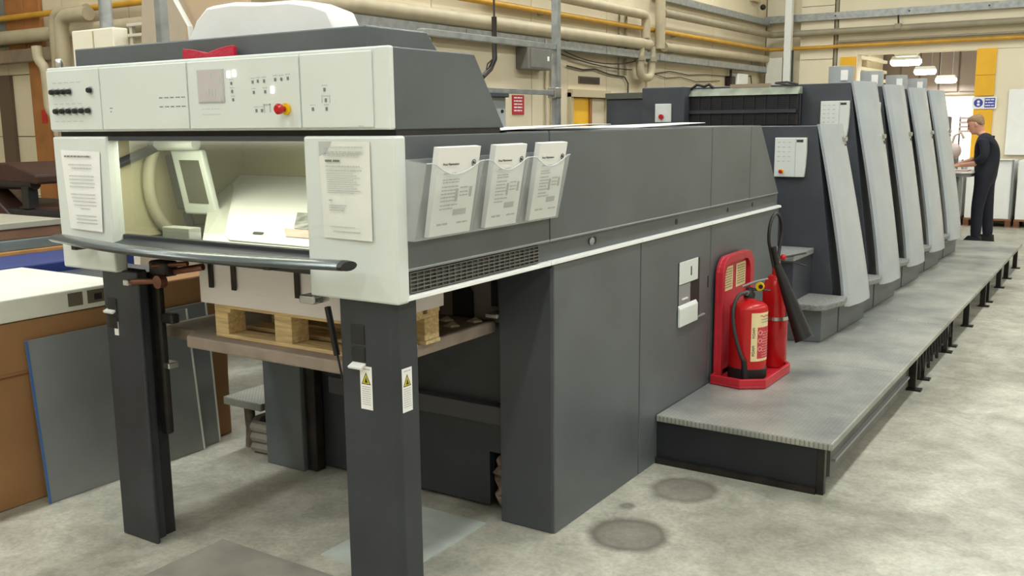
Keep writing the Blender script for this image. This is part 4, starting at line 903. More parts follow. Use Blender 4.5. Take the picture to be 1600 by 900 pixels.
# coater housing between head duct and units: dark cabinet with grille
cb = thing('grille_cabinet', 'dark cabinet with black grille bars and dusty top between duct and printing units', 'cabinet', (-2.8, 7.6, 0))
MB().box(-3.53, -3.15, 7.45, 7.66, 1.662, 1.975).build('left_housing', DARK2, cb, 0.008)
MB().box(-3.15, -2.25, 7.56, 7.66, 1.662, 1.90).build('grille_back', BLACK, cb)
mb = MB()
for k in range(10): mb.box(-3.06+0.092*k-0.002, -3.06+0.092*k+0.002, 7.545, 7.553, 1.66, 1.89)
for k in range(16): mb.box(-3.14, -2.27, 7.553, 7.559, 1.665+0.0145*k, 1.668+0.0145*k)
mb.build('grille_bars', mat('grille_dark', rgb(52, 52, 58), .4), cb)['kind'] = 'stuff'
MB().box(-3.15, -2.26, 7.535, 7.56, 1.755, 1.78).build('middle_bar', POST, cb)
MB().prism([(7.53, 1.895), (7.60, 1.955), (7.66, 1.955), (7.66, 1.895)], 0, -3.15, -2.25).build('dusty_ledge', mat('olive_dust', rgb(128, 134, 118), .6, var=.25, vscale=9), cb, 0.003)
pq = MB().box(-3.40, -3.26, 7.43, 7.45, 1.69, 1.84).build('control_plaque', WHITE, cb, 0.004)
MB().lathe([(0.02, 0), (0.02, -0.02)], (-3.34, 7.43, 1.735), 14, 'y').build('stop_button', RED, pq)
tag(MB().tube([(-2.30, 7.58, 1.962), (-2.45, 7.6, 1.985), (-2.36, 7.6, 1.99), (-2.27, 7.6, 1.97)], 0.009, 6).build('loose_cable', CABLE), 'loose dark cable coiled on the dusty ledge beside the tall unit', 'cable')
tag(MB().box(-2.82, -2.50, 7.6, 7.65, 1.956, 1.985).build('wooden_batten', mat('batten', rgb(150, 132, 112), .7)), 'dull wooden batten lying on the dusty ledge', 'batten')
tag(MB().tube([(-3.15, 7.59, 1.957), (-3.10, 7.59, 1.99), (-3.04, 7.60, 1.975), (-3.0, 7.6, 1.99), (-2.96, 7.6, 1.96)], 0.012, 6).build('dark_rag', RUBBER), 'crumpled dark rag at the left end of the dusty ledge', 'rag')
t = thing('dark_cabinet', 'lower dark cabinet with dusty top left of the grille cabinet against the cream wall', 'cabinet', (-3.9, 8.2, 0))
MB().box(-4.15, -3.66, 8.0, 8.4, 0, 1.90).build('carcass', DARK2, t, 0.008)
MB().box(-4.15, -3.66, 7.98, 8.42, 1.90, 1.955).build('top', mat('lid_olive', rgb(86, 88, 78), .6), t, 0.004)
# feeder behind the last unit
fd = thing('press_feeder', 'grey feeder housing just behind the furthest printing unit', 'feeder', (-2.6, 12.5, 0))
MB().box(-3.4, -2.12, 11.95, 14.0, 0, 1.72).build('housing', DARK2, fd, 0.02)
MB().box(-2.35, -1.99, 12.0, 12.25, 1.45, 1.75).build('head_cover', mat('feeder_grey', rgb(120, 126, 122), .5), fd, 0.02)

# ================================================================== WALKWAYS
ZP = 0.254
wk = thing('walkway', 'long chequer plate walkway beside the printing units', 'walkway', (-1.5, 8, 0))
seamy = [4.255, 5.72, 7.25, 8.75, 10.35, 12.55]
for a, b in zip(seamy[:-1], seamy[1:]):
    MB().box(-1.918, -1.052, a, b-0.004, ZP-0.035, ZP).build('tread_plate', CHEQ, wk, 0.007)
MB().box(-1.925, -1.10, 4.275, 4.295, 0.03, ZP-0.035).build('front_skirt', mat('skirt_black', rgb(30, 33, 40), .5, var=.2), wk)
MB().box(-1.92, -1.12, 4.255, 4.275, 0.0, 0.03).build('base_angle', OILY, wk)
MB().box(-1.115, -1.095, 4.40, 6.15, 0.045, 0.19).build('side_skirt', mat('skirt_grey', rgb(100, 100, 96), .5, var=.2), wk)
MB().box(-1.10, -1.075, 4.42, 6.15, 0.115, 0.128).build('skirt_rail', LIP, wk)
MB().box(-1.14, -1.118, 4.30, 12.4, 0.16, 0.219).build('bearer', OILY, wk); MB().box(-1.8, -1.78, 4.30, 12.4, 0.16, 0.219).build('bearer', OILY, wk)
MB().box(-1.12, -1.085, 4.262, 4.30, 0, ZP-0.035).build('leg', OILY, wk, 0.004)
for y in (6.32, 6.62, 7.5, 7.72, 8.55, 9.55, 9.8, 10.7, 11.35, 12.2):
    lg = MB().box(-1.11, -1.065, y-0.02, y+0.02, 0, ZP-0.036).build('leg', OILY, wk, 0.003)
    MB().box(-1.12, -1.03, y-0.03, y+0.03, 0, 0.012).build('foot', OILY, lg)
# cable festoon hanging under the outer edge
fs = thing('cable_festoon', 'dark looped cables bunched under the outer edge of the walkway', 'cables', (-1.15, 7.0, 0.03))
for k in range(12):
    y = 6.4+0.105*k; MB().tube([(-1.075, y, 0.215), (-1.07, y+0.03, 0.12), (-1.075, y+0.08, 0.045+0.025*(k % 3)), (-1.09, y+0.12, 0.16)], 0.012, 6).build('loop', RUBBER, fs)
MB().tube([(-1.25, 6.3, 0.04), (-1.2, 7.1, 0.035), (-1.25, 7.9, 0.04)], 0.03, 8).build('trunk_cable', OILY, fs, smooth=True)
# left platform step
HG0 = mat('leg_grime', rgb(110, 98, 88), .6, var=.35, vscale=25)
t = thing('side_step', 'worn chequer plate step at the far side behind the legs', 'step', (-3.8, 3.9, 0))
MB().box(-3.92, -3.64, 3.24, 5.6, 0.262, 0.305).build('tread_plate', CHEQ, t, 0.006)
MB().tube([(-3.885, 3.38, 0.0), (-3.88, 3.38, 0.10), (-3.885, 3.38, 0.262)], [0.03, 0.026, 0.03], 10).build('leg', HG0, t, smooth=True); MB().box(-3.96, -3.90, 5.2, 5.26, 0, 0.262).build('leg', OILY, t)
o = thing('hose_coil', 'coiled pale grey hose stowed under the far side step', 'hose', (-3.75, 3.5, 0.0))
HG = mat('hose_grey', rgb(150, 144, 136), .6, var=.15)
for i, z in enumerate((0.035, 0.09, 0.145)):
    MB().tube([(-3.66, 3.33, z), (-3.78, 3.32, z), (-3.84, 3.40, z), (-3.84, 3.56, z), (-3.70, 3.60, z)], 0.03, 8).build('hose_turn', HG, o, smooth=True)

# ================================================================== FIRE EXTINGUISHERS
st = thing('extinguisher_stand', 'red moulded plastic stand with tall back board on the walkway', 'stand', (-1.75, 5.2, ZP))
RP = REDP
base = [(-1.90, 4.93), (-1.72, 4.90), (-1.60, 4.98), (-1.595, 5.40), (-1.68, 5.52), (-1.90, 5.54)]
MB().prism(base, 2, ZP+0.001, ZP+0.022).build('base_tray', RP, st, 0.008)
inner = [(-1.885, 4.95), (-1.72, 4.925), (-1.62, 4.995), (-1.615, 5.39), (-1.69, 5.50), (-1.885, 5.52)]
mb = MB(); mb.loft([[(x, y, ZP+0.02) for x, y in base], [(x, y, ZP+0.055) for x, y in base], [(x, y, ZP+0.055) for x, y in inner], [(x, y, ZP+0.02) for x, y in inner]], cap=False); mb.build('tray_rim', RP, st, 0.004)
bb = []
def arch(y0, y1, z0, z1, r, n=6):
    p = [(y0, z0)]
    for i in range(n+1): a = PI-PI/2*i/n; p.append((y0+r+r*math.cos(a), z1-r+r*math.sin(a)))
    for i in range(n+1): a = PI/2-PI/2*i/n; p.append((y1-r+r*math.cos(a), z1-r+r*math.sin(a)))
    p.append((y1, z0)); return p
MB().prism(arch(4.985, 5.50, ZP+0.02, 0.955, 0.11), 0, -1.905, -1.885).build('back_board', RP, st, 0.004)
oa = arch(4.985, 5.50, ZP+0.02, 0.955, 0.11); ia = arch(5.035, 5.45, ZP+0.02, 0.91, 0.08)
mb = MB(); mb.loft([[(-1.885, y, z) for y, z in oa], [(-1.86, y, z) for y, z in oa], [(-1.865, y, z) for y, z in ia], [(-1.885, y, z) for y, z in ia]], cap=False, closed=True); mb.build('board_rim', RP, st, 0.003)
for (a, b) in ((5.06, 5.20), (5.255, 5.41)):
    q = MB().box(-1.884, -1.8825, a, b, 0.755, 0.89).build('instruction_card', CREAML, st)
    mb = MB()
    for i in range(8): words(mb, (-1.882, a+0.015, 0.872-0.0145*i), (0, 1, 0), (0, 0, 1), (1, 0, 0), b-a-0.03, 0.007, i+int(a*10))
    mb.build('print', mat('olive_ink', rgb(150, 140, 100), .7), q)
MB().box(-1.885, -1.85, 5.255, 5.268, ZP+0.05, 0.60).build('divider', RP, st, 0.004)
# foam extinguisher
cx, cy, zb = -1.745, 5.09, ZP+0.024
ex = thing('foam_extinguisher', 'red foam fire extinguisher with cream label and black base, front one on the stand', 'fire extinguisher', (cx, cy, zb))
R = 0.103
prof = [(R*.99, 0.068)]+[(R, 0.08), (R, 0.40)]+[(R*math.cos(a), 0.40+0.045*math.sin(a)) for a in [PI/2*i/8 for i in range(1, 7)]]+[(0.03, 0.447), (0.028, 0.46)]
MB().lathe(prof, (cx, cy, zb), 36).build('cylinder', RED, ex, smooth=True)
MB().lathe([(R+.002, 0), (R+0.003, 0.01), (R+0.003, 0.066), (R-0.002, 0.07)], (cx, cy, zb), 36).build('base_ring', RUBBER, ex, smooth=True)
MB().lathe([(0.03, 0.455), (0.032, 0.475), (0.022, 0.49), (0.02, 0.51)], (cx, cy, zb), 18).build('valve', BLACK, ex, smooth=True)
MB().tube([(cx, cy, zb+0.485), (cx, cy-0.045, zb+0.487)], 0.014, 10).build('hose_union', STEEL, ex, smooth=True)
def leverpts(z, s): return [(cx-0.03, cy-0.015, z), (cx+0.03, cy+0.0, z+s*.3), (cx+0.10, cy+0.02, z+s)]
MB().tube([(cx-0.035, cy-0.01, zb+0.515), (cx+0.03, cy+0.02, zb+0.545), (cx+0.085, cy+0.05, zb+0.56)], [0.015, 0.013, 0.010], 8, flat=.5).build('lever', LIP, ex, smooth=True)
MB().tube([(cx+0.0, cy, zb+0.50), (cx+0.05, cy+0.03, zb+0.50), (cx+0.10, cy+0.05, zb+0.495)], [0.016, 0.014, 0.010], 8, flat=.5).build('carry_handle', BLACK, ex, smooth=True)
MB().lathe([(0.024, -0.006), (0.024, 0.006)], (cx+0.055, cy+0.01, zb+0.52), 16, 'y').build('safety_tag', YEL, ex)
MB().lathe([(0.012, -0.008), (0.012, 0.008)], (cx+0.062, cy+0.008, zb+0.52), 12, 'y').build('gauge_hole', BLACK, ex)
hs = [(cx, cy-0.04, zb+0.487), (cx-0.03, cy-0.09, zb+0.475), (cx-0.045, cy-0.125, zb+0.40), (cx-0.03, cy-0.135, zb+0.28), (cx+0.0, cy-0.125, zb+0.17), (cx+0.02, cy-0.115, zb+0.12)]
hs = [Vector(p) for p in hs]; hh = []
for i in range(len(hs)-1):
    p0 = hs[max(i-1, 0)]; p1 = hs[i]; p2 = hs[i+1]; p3 = hs[min(i+2, len(hs)-1)]
    for j in range(5):
        t_ = j/5; hh.append(0.5*((2*p1)+(p2-p0)*t_+(2*p0-5*p1+4*p2-p3)*t_*t_+(3*p1-p0-3*p2+p3)*t_**3))
hh.append(hs[-1])
MB().tube(hh, 0.0105, 10).build('hose', mat('hose_dark', rgb(58, 54, 54), .5), ex, smooth=True)
MB().tube([(cx+0.02, cy-0.115, zb+0.125), (cx+0.028, cy-0.112, zb+0.02)], [0.013, 0.020], 12).build('nozzle', RUBBER, ex, smooth=True)
# wrapped labels
def wrap(name, m, a0, a1, z0, z1, dr, par=ex, c=(cx, cy, zb), rr=R, n=12):
    mb = MB(); A = [a0+(a1-a0)*i/n for i in range(n+1)]
    mb.loft([[(c[0]+(rr+dr)*math.cos(a), c[1]+(rr+dr)*math.sin(a), c[2]+z) for a in A] for z in (z0, z1)], closed=False)
    return mb.build(name, m, par, smooth=True)
rad = math.radians
wrap('label', CREAML, rad(-62), rad(28), 0.115, 0.385, 0.0008)
wrap('label_red_panel', mat('label_red', rgb(198, 60, 70), .5), rad(-42), rad(24), 0.13, 0.305, 0.0014)
mb = MB()
for r_ in range(3):
    z = 0.275-0.045*r_
    a = rad(-33); p = Vector((cx+(R+.0018)*math.cos(a), cy+(R+.0018)*math.sin(a), zb+z)); tn = Vector((-math.sin(a), math.cos(a), 0))
    pts = [p+(tn*math.cos(q)+Vector((0, 0, 1))*math.sin(q))*0.012 for q in [2*PI*i/12 for i in range(12)]]
    mb.tube(pts+[pts[0]], 0.0018, 4)
for r_ in range(10):
    for a_ in range(-24, 18, 7):
        a = rad(a_+random.uniform(-2, 2)); p = Vector((cx+(R+.0018)*math.cos(a), cy+(R+.0018)*math.sin(a), zb+0.14+0.015*r_)); tn = Vector((-math.sin(a), math.cos(a), 0))
        mb.quad([p, p+tn*0.007, p+tn*0.007+Vector((0, 0, .004)), p+Vector((0, 0, .004))])
mb.build('label_pictograms', mat('pink_ink', rgb(236, 196, 190), .6), ex)
mb = MB()
for r_ in range(2):
    for a_ in range(-30, 20, 6):
        a = rad(a_); p = Vector((cx+(R+.0018)*math.cos(a), cy+(R+.0018)*math.sin(a), zb+0.345-0.014*r_)); tn = Vector((-math.sin(a), math.cos(a), 0))
        mb.quad([p, p+tn*0.008, p+tn*0.008+Vector((0, 0, .004)), p+Vector((0, 0, .004))])
mb.build('label_small_print', GREYINK, ex)
p0 = None; mb = MB()
for k in range(10):
    a = rad(-34+5.2*k); q = Vector((cx+(R+.002)*math.cos(a), cy+(R+.002)*math.sin(a), zb+0.366+0.006*math.sin(k*1.7))); 
    if p0: mb.tube([p0, q], 0.0014, 4)
    p0 = q
mb.build('label_script', mat('dark_red_ink', rgb(140, 40, 40), .5), ex)
for (z,) in ((0.145,), (0.245,)):
    a = rad(-50); p = (cx+(R+.0015)*math.cos(a), cy+(R+.0015)*math.sin(a), zb+z); tn = Vector((-math.sin(a), math.cos(a), 0))
    text_part('label_foam_word', 'FOAM', 0.022, basis(p, Vector((0, 0, 1)), -tn), BLACKINK, ex)
# carbon dioxide extinguisher with horn
cx2, cy2 = -1.705, 5.43; zb2 = ZP+0.024
e2 = thing('horn_extinguisher', 'slimmer red extinguisher with a long black horn, rear one on the stand', 'fire extinguisher', (cx2, cy2, zb2))
R2 = 0.074
MB().lathe([(R2*.9, 0), (R2, 0.012), (R2, 0.43)]+[(0.025+(R2-0.025)*math.cos(a), 0.43+0.11*math.sin(a)) for a in [PI/2*i/8 for i in range(1, 9)]]+[(0.025, 0.58)], (cx2, cy2, zb2), 32).build('cylinder', RED, e2, smooth=True)
MB().lathe([(0.022, 0.58), (0.022, 0.615), (0.014, 0.63)], (cx2, cy2, zb2), 14).build('valve', STEEL, e2, smooth=True)
MB().tube([(cx2+0.0, cy2, zb2+0.635), (cx2+0.06, cy2+0.05, zb2+0.645), (cx2+0.13, cy2+0.12, zb2+0.66)], 0.009, 6, flat=.6).build('lever', RUBBER, e2)
MB().tube([(cx2, cy2, zb2+0.615), (cx2+0.07, cy2+0.06, zb2+0.61), (cx2+0.13, cy2+0.12, zb2+0.585)], 0.009, 6, flat=.6).build('carry_handle', RUBBER, e2)
MB().ball((cx2+0.03, cy2+0.02, zb2+0.64), 0.018, seg=10).build('safety_tag', RED, e2)
loop = []
for i in range(21):
    a = rad(200)-rad(220)*i/20
    loop.append((cx2-0.005+0.0*i, cy2-0.03+0.115*math.cos(a), zb2+0.78+0.115*math.sin(a)))
loop = [(cx2+0.03, cy2-0.145, zb2+0.60)]+loop+[(cx2+0.0, cy2+0.02, zb2+0.63)]
MB().tube(loop, 0.0095, 10).build('hose', RUBBER, e2, smooth=True)
MB().tube([(cx2+0.025, cy2-0.150, zb2+0.72), (cx2+0.05, cy2-0.135, zb2+0.60)], 0.015, 10).build('hose_sleeve', RUBBER, e2, smooth=True)
MB().tube([(cx2+0.045, cy2-0.14, zb2+0.62), (cx2+0.07, cy2-0.13, zb2+0.55), (cx2+0.20, cy2-0.10, zb2+0.21), (cx2+0.205, cy2-0.10, zb2+0.20)], [0.02, 0.027, 0.052, 0.057], 20).build('horn', RUBBER, e2, smooth=True)
wrap('black_label', BLACKINK, rad(-20), rad(60), 0.28, 0.40, 0.0008, e2, (cx2, cy2, zb2), R2)
MB().lathe([(R2+0.004, 0.30-0.02), (R2+0.004, 0.30)], (cx2, cy2, zb2), 30).build('band', STEEL, e2)

# ================================================================== LEFT: crates, cartons and plates
XC = -4.15
MB_ = MB
ct = thing('cardboard_carton', 'big brown cardboard carton at the left edge under the white plastic crate', 'carton', (-4.6, 2.1, 0))
MB().box(-5.0, XC, 0.9, 2.80, 0, 0.845).build('body', CARD, ct, 0.008); MB().box(XC, XC+0.004, 0.9, 2.80, 0.60, 0.606).build('flap_seam', mat('card_dark', rgb(120, 80, 44), .8), ct)
MB().box(XC, XC+0.003, 0.9, 2.79, 0.62, 0.84).build('flap', CARD, ct, 0.001)
ct = thing('cardboard_carton', 'second brown carton behind the charcoal leg, right of the metal plates', 'carton', (-4.6, 3.15, 0))
MB().box(-4.45, XC, 2.892, 3.48, 0, 0.915).build('body', CARD, ct, 0.008); MB().box(-4.44, XC+0.002, 3.0, 3.05, 0.915, 0.918).build('tape', LIP, ct)
for i, (x, y) in enumerate(((-2.42, 3.20), (-2.33, 3.12), (-2.30, 3.24))):
    o = MB().loft([[(x-.03, y-.02, 0.8735), (x+.02, y-.03, 0.8735), (x+.035, y+.01, 0.8735), (x-.01, y+.03, 0.8735)], [(x-.028, y-.018, 0.876), (x+.018, y-.028, 0.884), (x+.033, y+.01, 0.878), (x-.01, y+.026, 0.888)]]).build('paper_scrap', mat('scrap', rgb(196, 184, 172), .8))
    tag(o, ('crumpled pale scrap in front of the arched opening', 'crumpled pale scrap nearest the edge of the hoist board', 'crumpled pale scrap furthest right on the hoist board')[i], 'scrap')
MB().box(-2.25, -2.19, 3.25, 3.323, 0.895, 0.91).build('pale_ledge', mat('ledge_pale', rgb(170, 164, 156), .6), dl, 0.003)
wp = thing('plastic_crate', 'flat white plastic crate with square hand holes on the cardboard carton', 'crate', (-4.6, 2.1, 0.847))
WPL = mat('cream_white_plastic', rgb(232, 232, 218), .5, var=.04)
MB().box(-5.06, XC+0.005, 0.9, 2.885, 0.848, 0.952).build('body', WPL, wp, 0.006)
for (a, b) in ((2.565, 2.64), (2.665, 2.76)):
    q = MB().box(XC+0.003, XC+0.0065, a, b, 0.872, 0.935).build('hand_hole', mat('hole_brown', rgb(104, 96, 80), .7), wp)
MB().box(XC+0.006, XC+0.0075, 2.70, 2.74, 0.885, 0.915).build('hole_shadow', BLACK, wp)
tag(MB().box(-5.55, -5.08, 1.2, 3.6, 0.0, 0.958).build('blue_crate', BLUE, None, 0.01), 'dark blue crate edge behind the white plastic crate', 'crate')
tag(MB().box(-5.06, -4.47, 2.97, 3.5, 0.0, 0.90).build('dark_tote', DARK2, None, 0.01), 'dark box between blue crate and second brown carton', 'box')
def plate(label, y0, y1, zt, x0, lean, m, edge):
    t = thing('metal_plate', label, 'metal plate', (x0, (y0+y1)/2, 0), 'plates leaning on the cartons')
    MB().prism([(x0, 0.002), (x0+0.006, 0.002), (x0+0.006-lean, zt), (x0-lean, zt)], 1, y0, y1).build('plate', m, t)
    MB().prism([(x0+0.005, 0.002), (x0+0.0085, 0.002), (x0+0.0085-lean, zt), (x0+0.005-lean, zt)], 1, y0-0.002, y0+0.010).build('edge_film', edge, t)
    MB().prism([(x0+0.005, 0.002), (x0+0.0085, 0.002), (x0+0.0085-lean, zt), (x0+0.005-lean, zt)], 1, y1-0.008, y1+0.002).build('bright_edge', RAILW, t)
    return t
plate('large grey sheet metal plate with blue film edge leaning on the cartons', 2.33, 3.21, 0.757, -4.06, 0.07, ALUP, mat('film_blue', rgb(70, 110, 170), .4))
plate('taller grey plate showing only its right edge behind the large one', 2.98, 3.34, 0.775, -4.09, 0.045, ALUP, LIP)
# layers further left
def layer(x0, x1, y0, y1, z0, z1, m, name, label, cat): return tag(MB().box(x0, x1, y0, y1, z0, z1).build(name, m, None, 0.005), label, cat)
layer(-6.2, -5.6, 1.8, 3.5, 0.0, 0.972, mat('bench_wood', rgb(190, 140, 84), .7, var=.15), 'wooden_bench', 'wooden bench with orange brown edge at the left picture edge', 'bench')
layer(-6.25, -5.62, 1.8, 3.5, 0.973, 1.035, mat('teal_grey', rgb(110, 120, 118), .5, var=.2), 'grey_slab', 'dull teal grey slab on the wooden bench', 'slab')
layer(-6.3, -5.66, 1.8, 3.5, 1.036, 1.10, mat('brown_slab', rgb(140, 104, 80), .6, var=.2), 'brown_board', 'brown board stacked on the grey slab at the left', 'board')
layer(-6.32, -5.64, 1.8, 3.5, 1.101, 1.14, mat('steel_edge', rgb(170, 168, 150), .4), 'steel_strip', 'pale steel strip on the brown board at the left', 'strip')
bm_ = thing('old_machine', 'dark brown old machine with roller frame at the left edge', 'machine', (-8.4, 4.9, 0))
MB().box(-9.6, -7.55, 4.7, 5.6, 0.0, 1.0).build('bed', BLACK, bm_, 0.02)
MB().prism([(-9.6, 1.36), (-8.35, 1.40), (-7.9, 1.30), (-7.9, 1.22), (-9.6, 1.26)], 1, 4.7, 5.2).build('top_arm', BROWN, bm_, 0.02)
MB().tube([(-9.6, 4.75, 1.20), (-8.0, 4.75, 1.22)], 0.05, 12).build('roller', OILY, bm_, smooth=True)
MB().prism([(-9.0, 1.2), (-8.75, 1.2), (-8.2, 0.86), (-8.2, 0.7), (-8.5, 0.7)], 1, 4.68, 4.9).build('side_arm', BROWN, bm_, 0.02)
MB().box(-8.3, -7.6, 4.75, 5.3, 0.85, 1.02).build('carriage', BROWN, bm_, 0.02)
MB().box(-8.15, -8.05, 4.7, 4.8, 1.0, 1.2).build('post', BLACK, bm_, 0.01)
MB().prism([(-9.3, 1.16), (-9.0, 1.16), (-8.75, 1.04), (-8.75, 0.99), (-9.3, 0.99)], 1, 4.65, 4.7).build('yellow_guard', YDOOR, bm_, 0.01)
mb = MB()
for k in range(9): mb.box(-8.3+0.075*k, -8.27+0.075*k, 4.6, 4.66, 0.60, 0.70)
mb.build('toothed_rack', STEEL, bm_)['kind'] = 'stuff'
t = thing('spray_bottle', 'small white bottle with red base at the left picture edge', 'bottle', (-8.72, 4.4, 0.62))
MB().lathe([(0.05, 0.0), (0.055, 0.08), (0.05, 0.10)], (-8.72, 4.45, 0.72), 12).build('red_base', REDP, t, smooth=True)
MB().lathe([(0.045, 0.10), (0.04, 0.18), (0.02, 0.22)], (-8.72, 4.45, 0.72), 12).build('bottle_top', RAILW, t, smooth=True)
layer(-9.3, -8.35, 4.3, 4.66, 0.0, 0.715, BLACK, 'tool_shelf', 'black shelf under the small bottle at the left', 'shelf')

# ================================================================== WORKER and his desk
YW = 14.3
def skin_fig(name, pts, edges, radii, m, parent, root=0, sub=2):
    me = bpy.data.meshes.new(name); off = wpos(parent)
    me.from_pydata([Vector(p)-off for p in pts], edges, []); me.update()
    o = bpy.data.objects.new(name, me); col.objects.link(o); o.parent = parent; me.materials.append(m)
    md = o.modifiers.new('skin', 'SKIN'); md.use_smooth_shade = True
    for i, r in enumerate(radii):
        sv = me.skin_vertices[0].data[i]; sv.radius = r if isinstance(r, tuple) else (r, r)
        sv.use_root = (i == root)
    md2 = o.modifiers.new('sub', 'SUBSURF'); md2.levels = sub; md2.render_levels = sub
    return o
wk_ = thing('person', 'man in navy workwear with short brown hair bending over the control desk', 'person', (-1.71, YW, 0))
hx = -1.71
# coverall: pelvis root, legs, torso, arms (facing -x)
P_ = [(hx, YW, 0.95), (hx-0.01, YW-0.10, 0.86), (hx-0.055, YW-0.12, 0.50), (hx-0.05, YW-0.13, 0.075),
      (hx+0.01, YW+0.10, 0.86), (hx+0.04, YW+0.12, 0.50), (hx+0.07, YW+0.13, 0.075),
      (hx+0.015, YW, 1.10), (hx+0.0, YW, 1.28), (hx-0.04, YW, 1.42), (hx-0.085, YW, 1.485),
      (hx-0.02, YW-0.19, 1.41), (hx+0.01, YW-0.24, 1.20), (hx-0.10, YW-0.22, 1.10),
      (hx-0.02, YW+0.19, 1.41), (hx-0.04, YW+0.23, 1.22), (hx-0.18, YW+0.20, 1.15)]
E_ = [(0, 1), (1, 2), (2, 3), (0, 4), (4, 5), (5, 6), (0, 7), (7, 8), (8, 9), (9, 10), (9, 11), (11, 12), (12, 13), (9, 14), (14, 15), (15, 16)]
R_ = [(0.14, 0.16), 0.11, 0.083, 0.066, 0.11, 0.083, 0.066, (0.14, 0.17), (0.15, 0.18), (0.115, 0.15), 0.06, 0.075, 0.06, 0.05, 0.075, 0.06, 0.05]
skin_fig('coverall', P_, E_, R_, NAVY, wk_)
# head
hc = Vector((hx-0.155, YW, 1.600))
HO = Vector((hx-0.118, YW, 1.500)); HM = Matrix.Translation(HO) @ Matrix.Rotation(math.radians(-20), 4, 'Y')
def ring(z, f, b, w_, n=20, k=1.0):
    c = (f+b)/2; h = (b-f)/2
    return [(c+h*k*math.cos(2*PI*i/n), w_*k*math.sin(2*PI*i/n), z) for i in range(n)]
hr = [(-.13, .02, .13, .062), (-.06, -.005, .10, .056), (-.012, -.03, .082, .054), (.0, -.070, .078, .050), (.012, -.088, .078, .054), (.04, -.093, .082, .060), (.055, -.088, .084, .063), (.066, -.094, .086, .065), (.10, -.097, .096, .072), (.125, -.090, .103, .075), (.15, -.094, .107, .078), (.18, -.090, .106, .077), (.21, -.072, .094, .068), (.228, -.045, .070, .050), (.236, -.010, .035, .025)]
MB().loft([ring(*r) for r in hr]).xf(HM).build('head', SKIN, wk_, smooth=True)
ha = [(.085, .045, .104, .060), (.11, .015, .110, .078), (.135, -.020, .114, .082), (.16, -.060, .117, .084), (.182, -.094, .116, .083), (.205, -.090, .108, .077), (.228, -.068, .088, .062), (.244, -.030, .050, .034)]
MB().loft([ring(*r) for r in ha]).xf(HM).build('hair', HAIR, wk_, smooth=True)
MB().loft([[(-.092, -.009, .125), (-.092, .009, .125), (-.085, 0, .13)], [(-.122, -.013, .082), (-.122, .013, .082), (-.092, 0, .075)], [(-.094, -.012, .076), (-.094, .012, .076), (-.090, 0, .073)]]).xf(HM).build('nose', SKIN, wk_, smooth=True)
for s_ in (-1, 1):
    MB().ball((0.012, s_*0.080, .115), 0.026, .75, .35, 1.25, 10).xf(HM).build('ear', SKIN, wk_, smooth=True)
    MB().ball((-.086, s_*0.030, .128), 0.010, seg=8).xf(HM).build('eye', RUBBER, wk_, smooth=True)
    MB().box(-.097, -.080, s_*.032-.018, s_*.032+.018, .143, .150).xf(HM).build('eyebrow', HAIR, wk_)
MB().box(-.099, -.085, -.022, .022, .049, .054).xf(HM).build('mouth', mat('lip', rgb(170, 100, 92), .5), wk_)
# hands with fingers, forearms
for (s, el, wr_) in ((-1, (hx-0.10, YW-0.22, 1.10), (hx-0.27, YW-0.16, 1.075)), (1, (hx-0.18, YW+0.20, 1.15), (hx-0.29, YW+0.14, 1.09))):
    w0 = Vector(wr_); pts = [Vector(el)+Vector((0.02, 0, 0)), w0, w0+Vector((-0.07, 0, -0.01))]; ed = [(0, 1), (1, 2)]; rd = [0.042, 0.030, (0.036, 0.020)]
    for f in range(4):
        b0 = w0+Vector((-0.085, (f-1.5)*0.022, -0.012)); L = (0.06, 0.07, 0.065, 0.05)[f]
        i0 = len(pts); pts += [b0, b0+Vector((-L*.55, 0, -0.008)), b0+Vector((-L*.95, 0, -0.028))]; ed += [(2, i0), (i0, i0+1), (i0+1, i0+2)]; rd += [0.011, 0.0095, 0.008]
    i0 = len(pts); b0 = w0+Vector((-0.03, -s*0.04, -0.005)); pts += [b0, b0+Vector((-0.035, -s*0.015, -0.012))]; ed += [(1, i0), (i0, i0+1)]; rd += [0.013, 0.009]
    skin_fig('hand', pts, ed, rd, SKIN, wk_)
for s, dx in ((-1, -0.05), (1, 0.07)):
    MB().loft([[(hx+dx+x, YW+s*0.13+y, z) for x, y in ((-0.15, -.03), (-0.17, 0), (-0.15, .03), (-.08, .05), (0.07, .04), (0.085, 0), (0.07, -.04), (-.08, -.05))] if z < 0.05 else [(hx+dx+x, YW+s*0.13+y, z) for x, y in ((-0.09, -.03), (-0.10, 0), (-0.09, .03), (-.04, .045), (0.06, .04), (0.075, 0), (0.06, -.04), (-.04, -.045))] for z in (0.0, 0.045, 0.13)]).build('boot', RUBBER, wk_, 0.008, smooth=True)
MB().box(hx-0.02, hx+0.01, YW-0.275, YW-0.265, 1.24, 1.27).build('pocket_tag', POST, wk_)
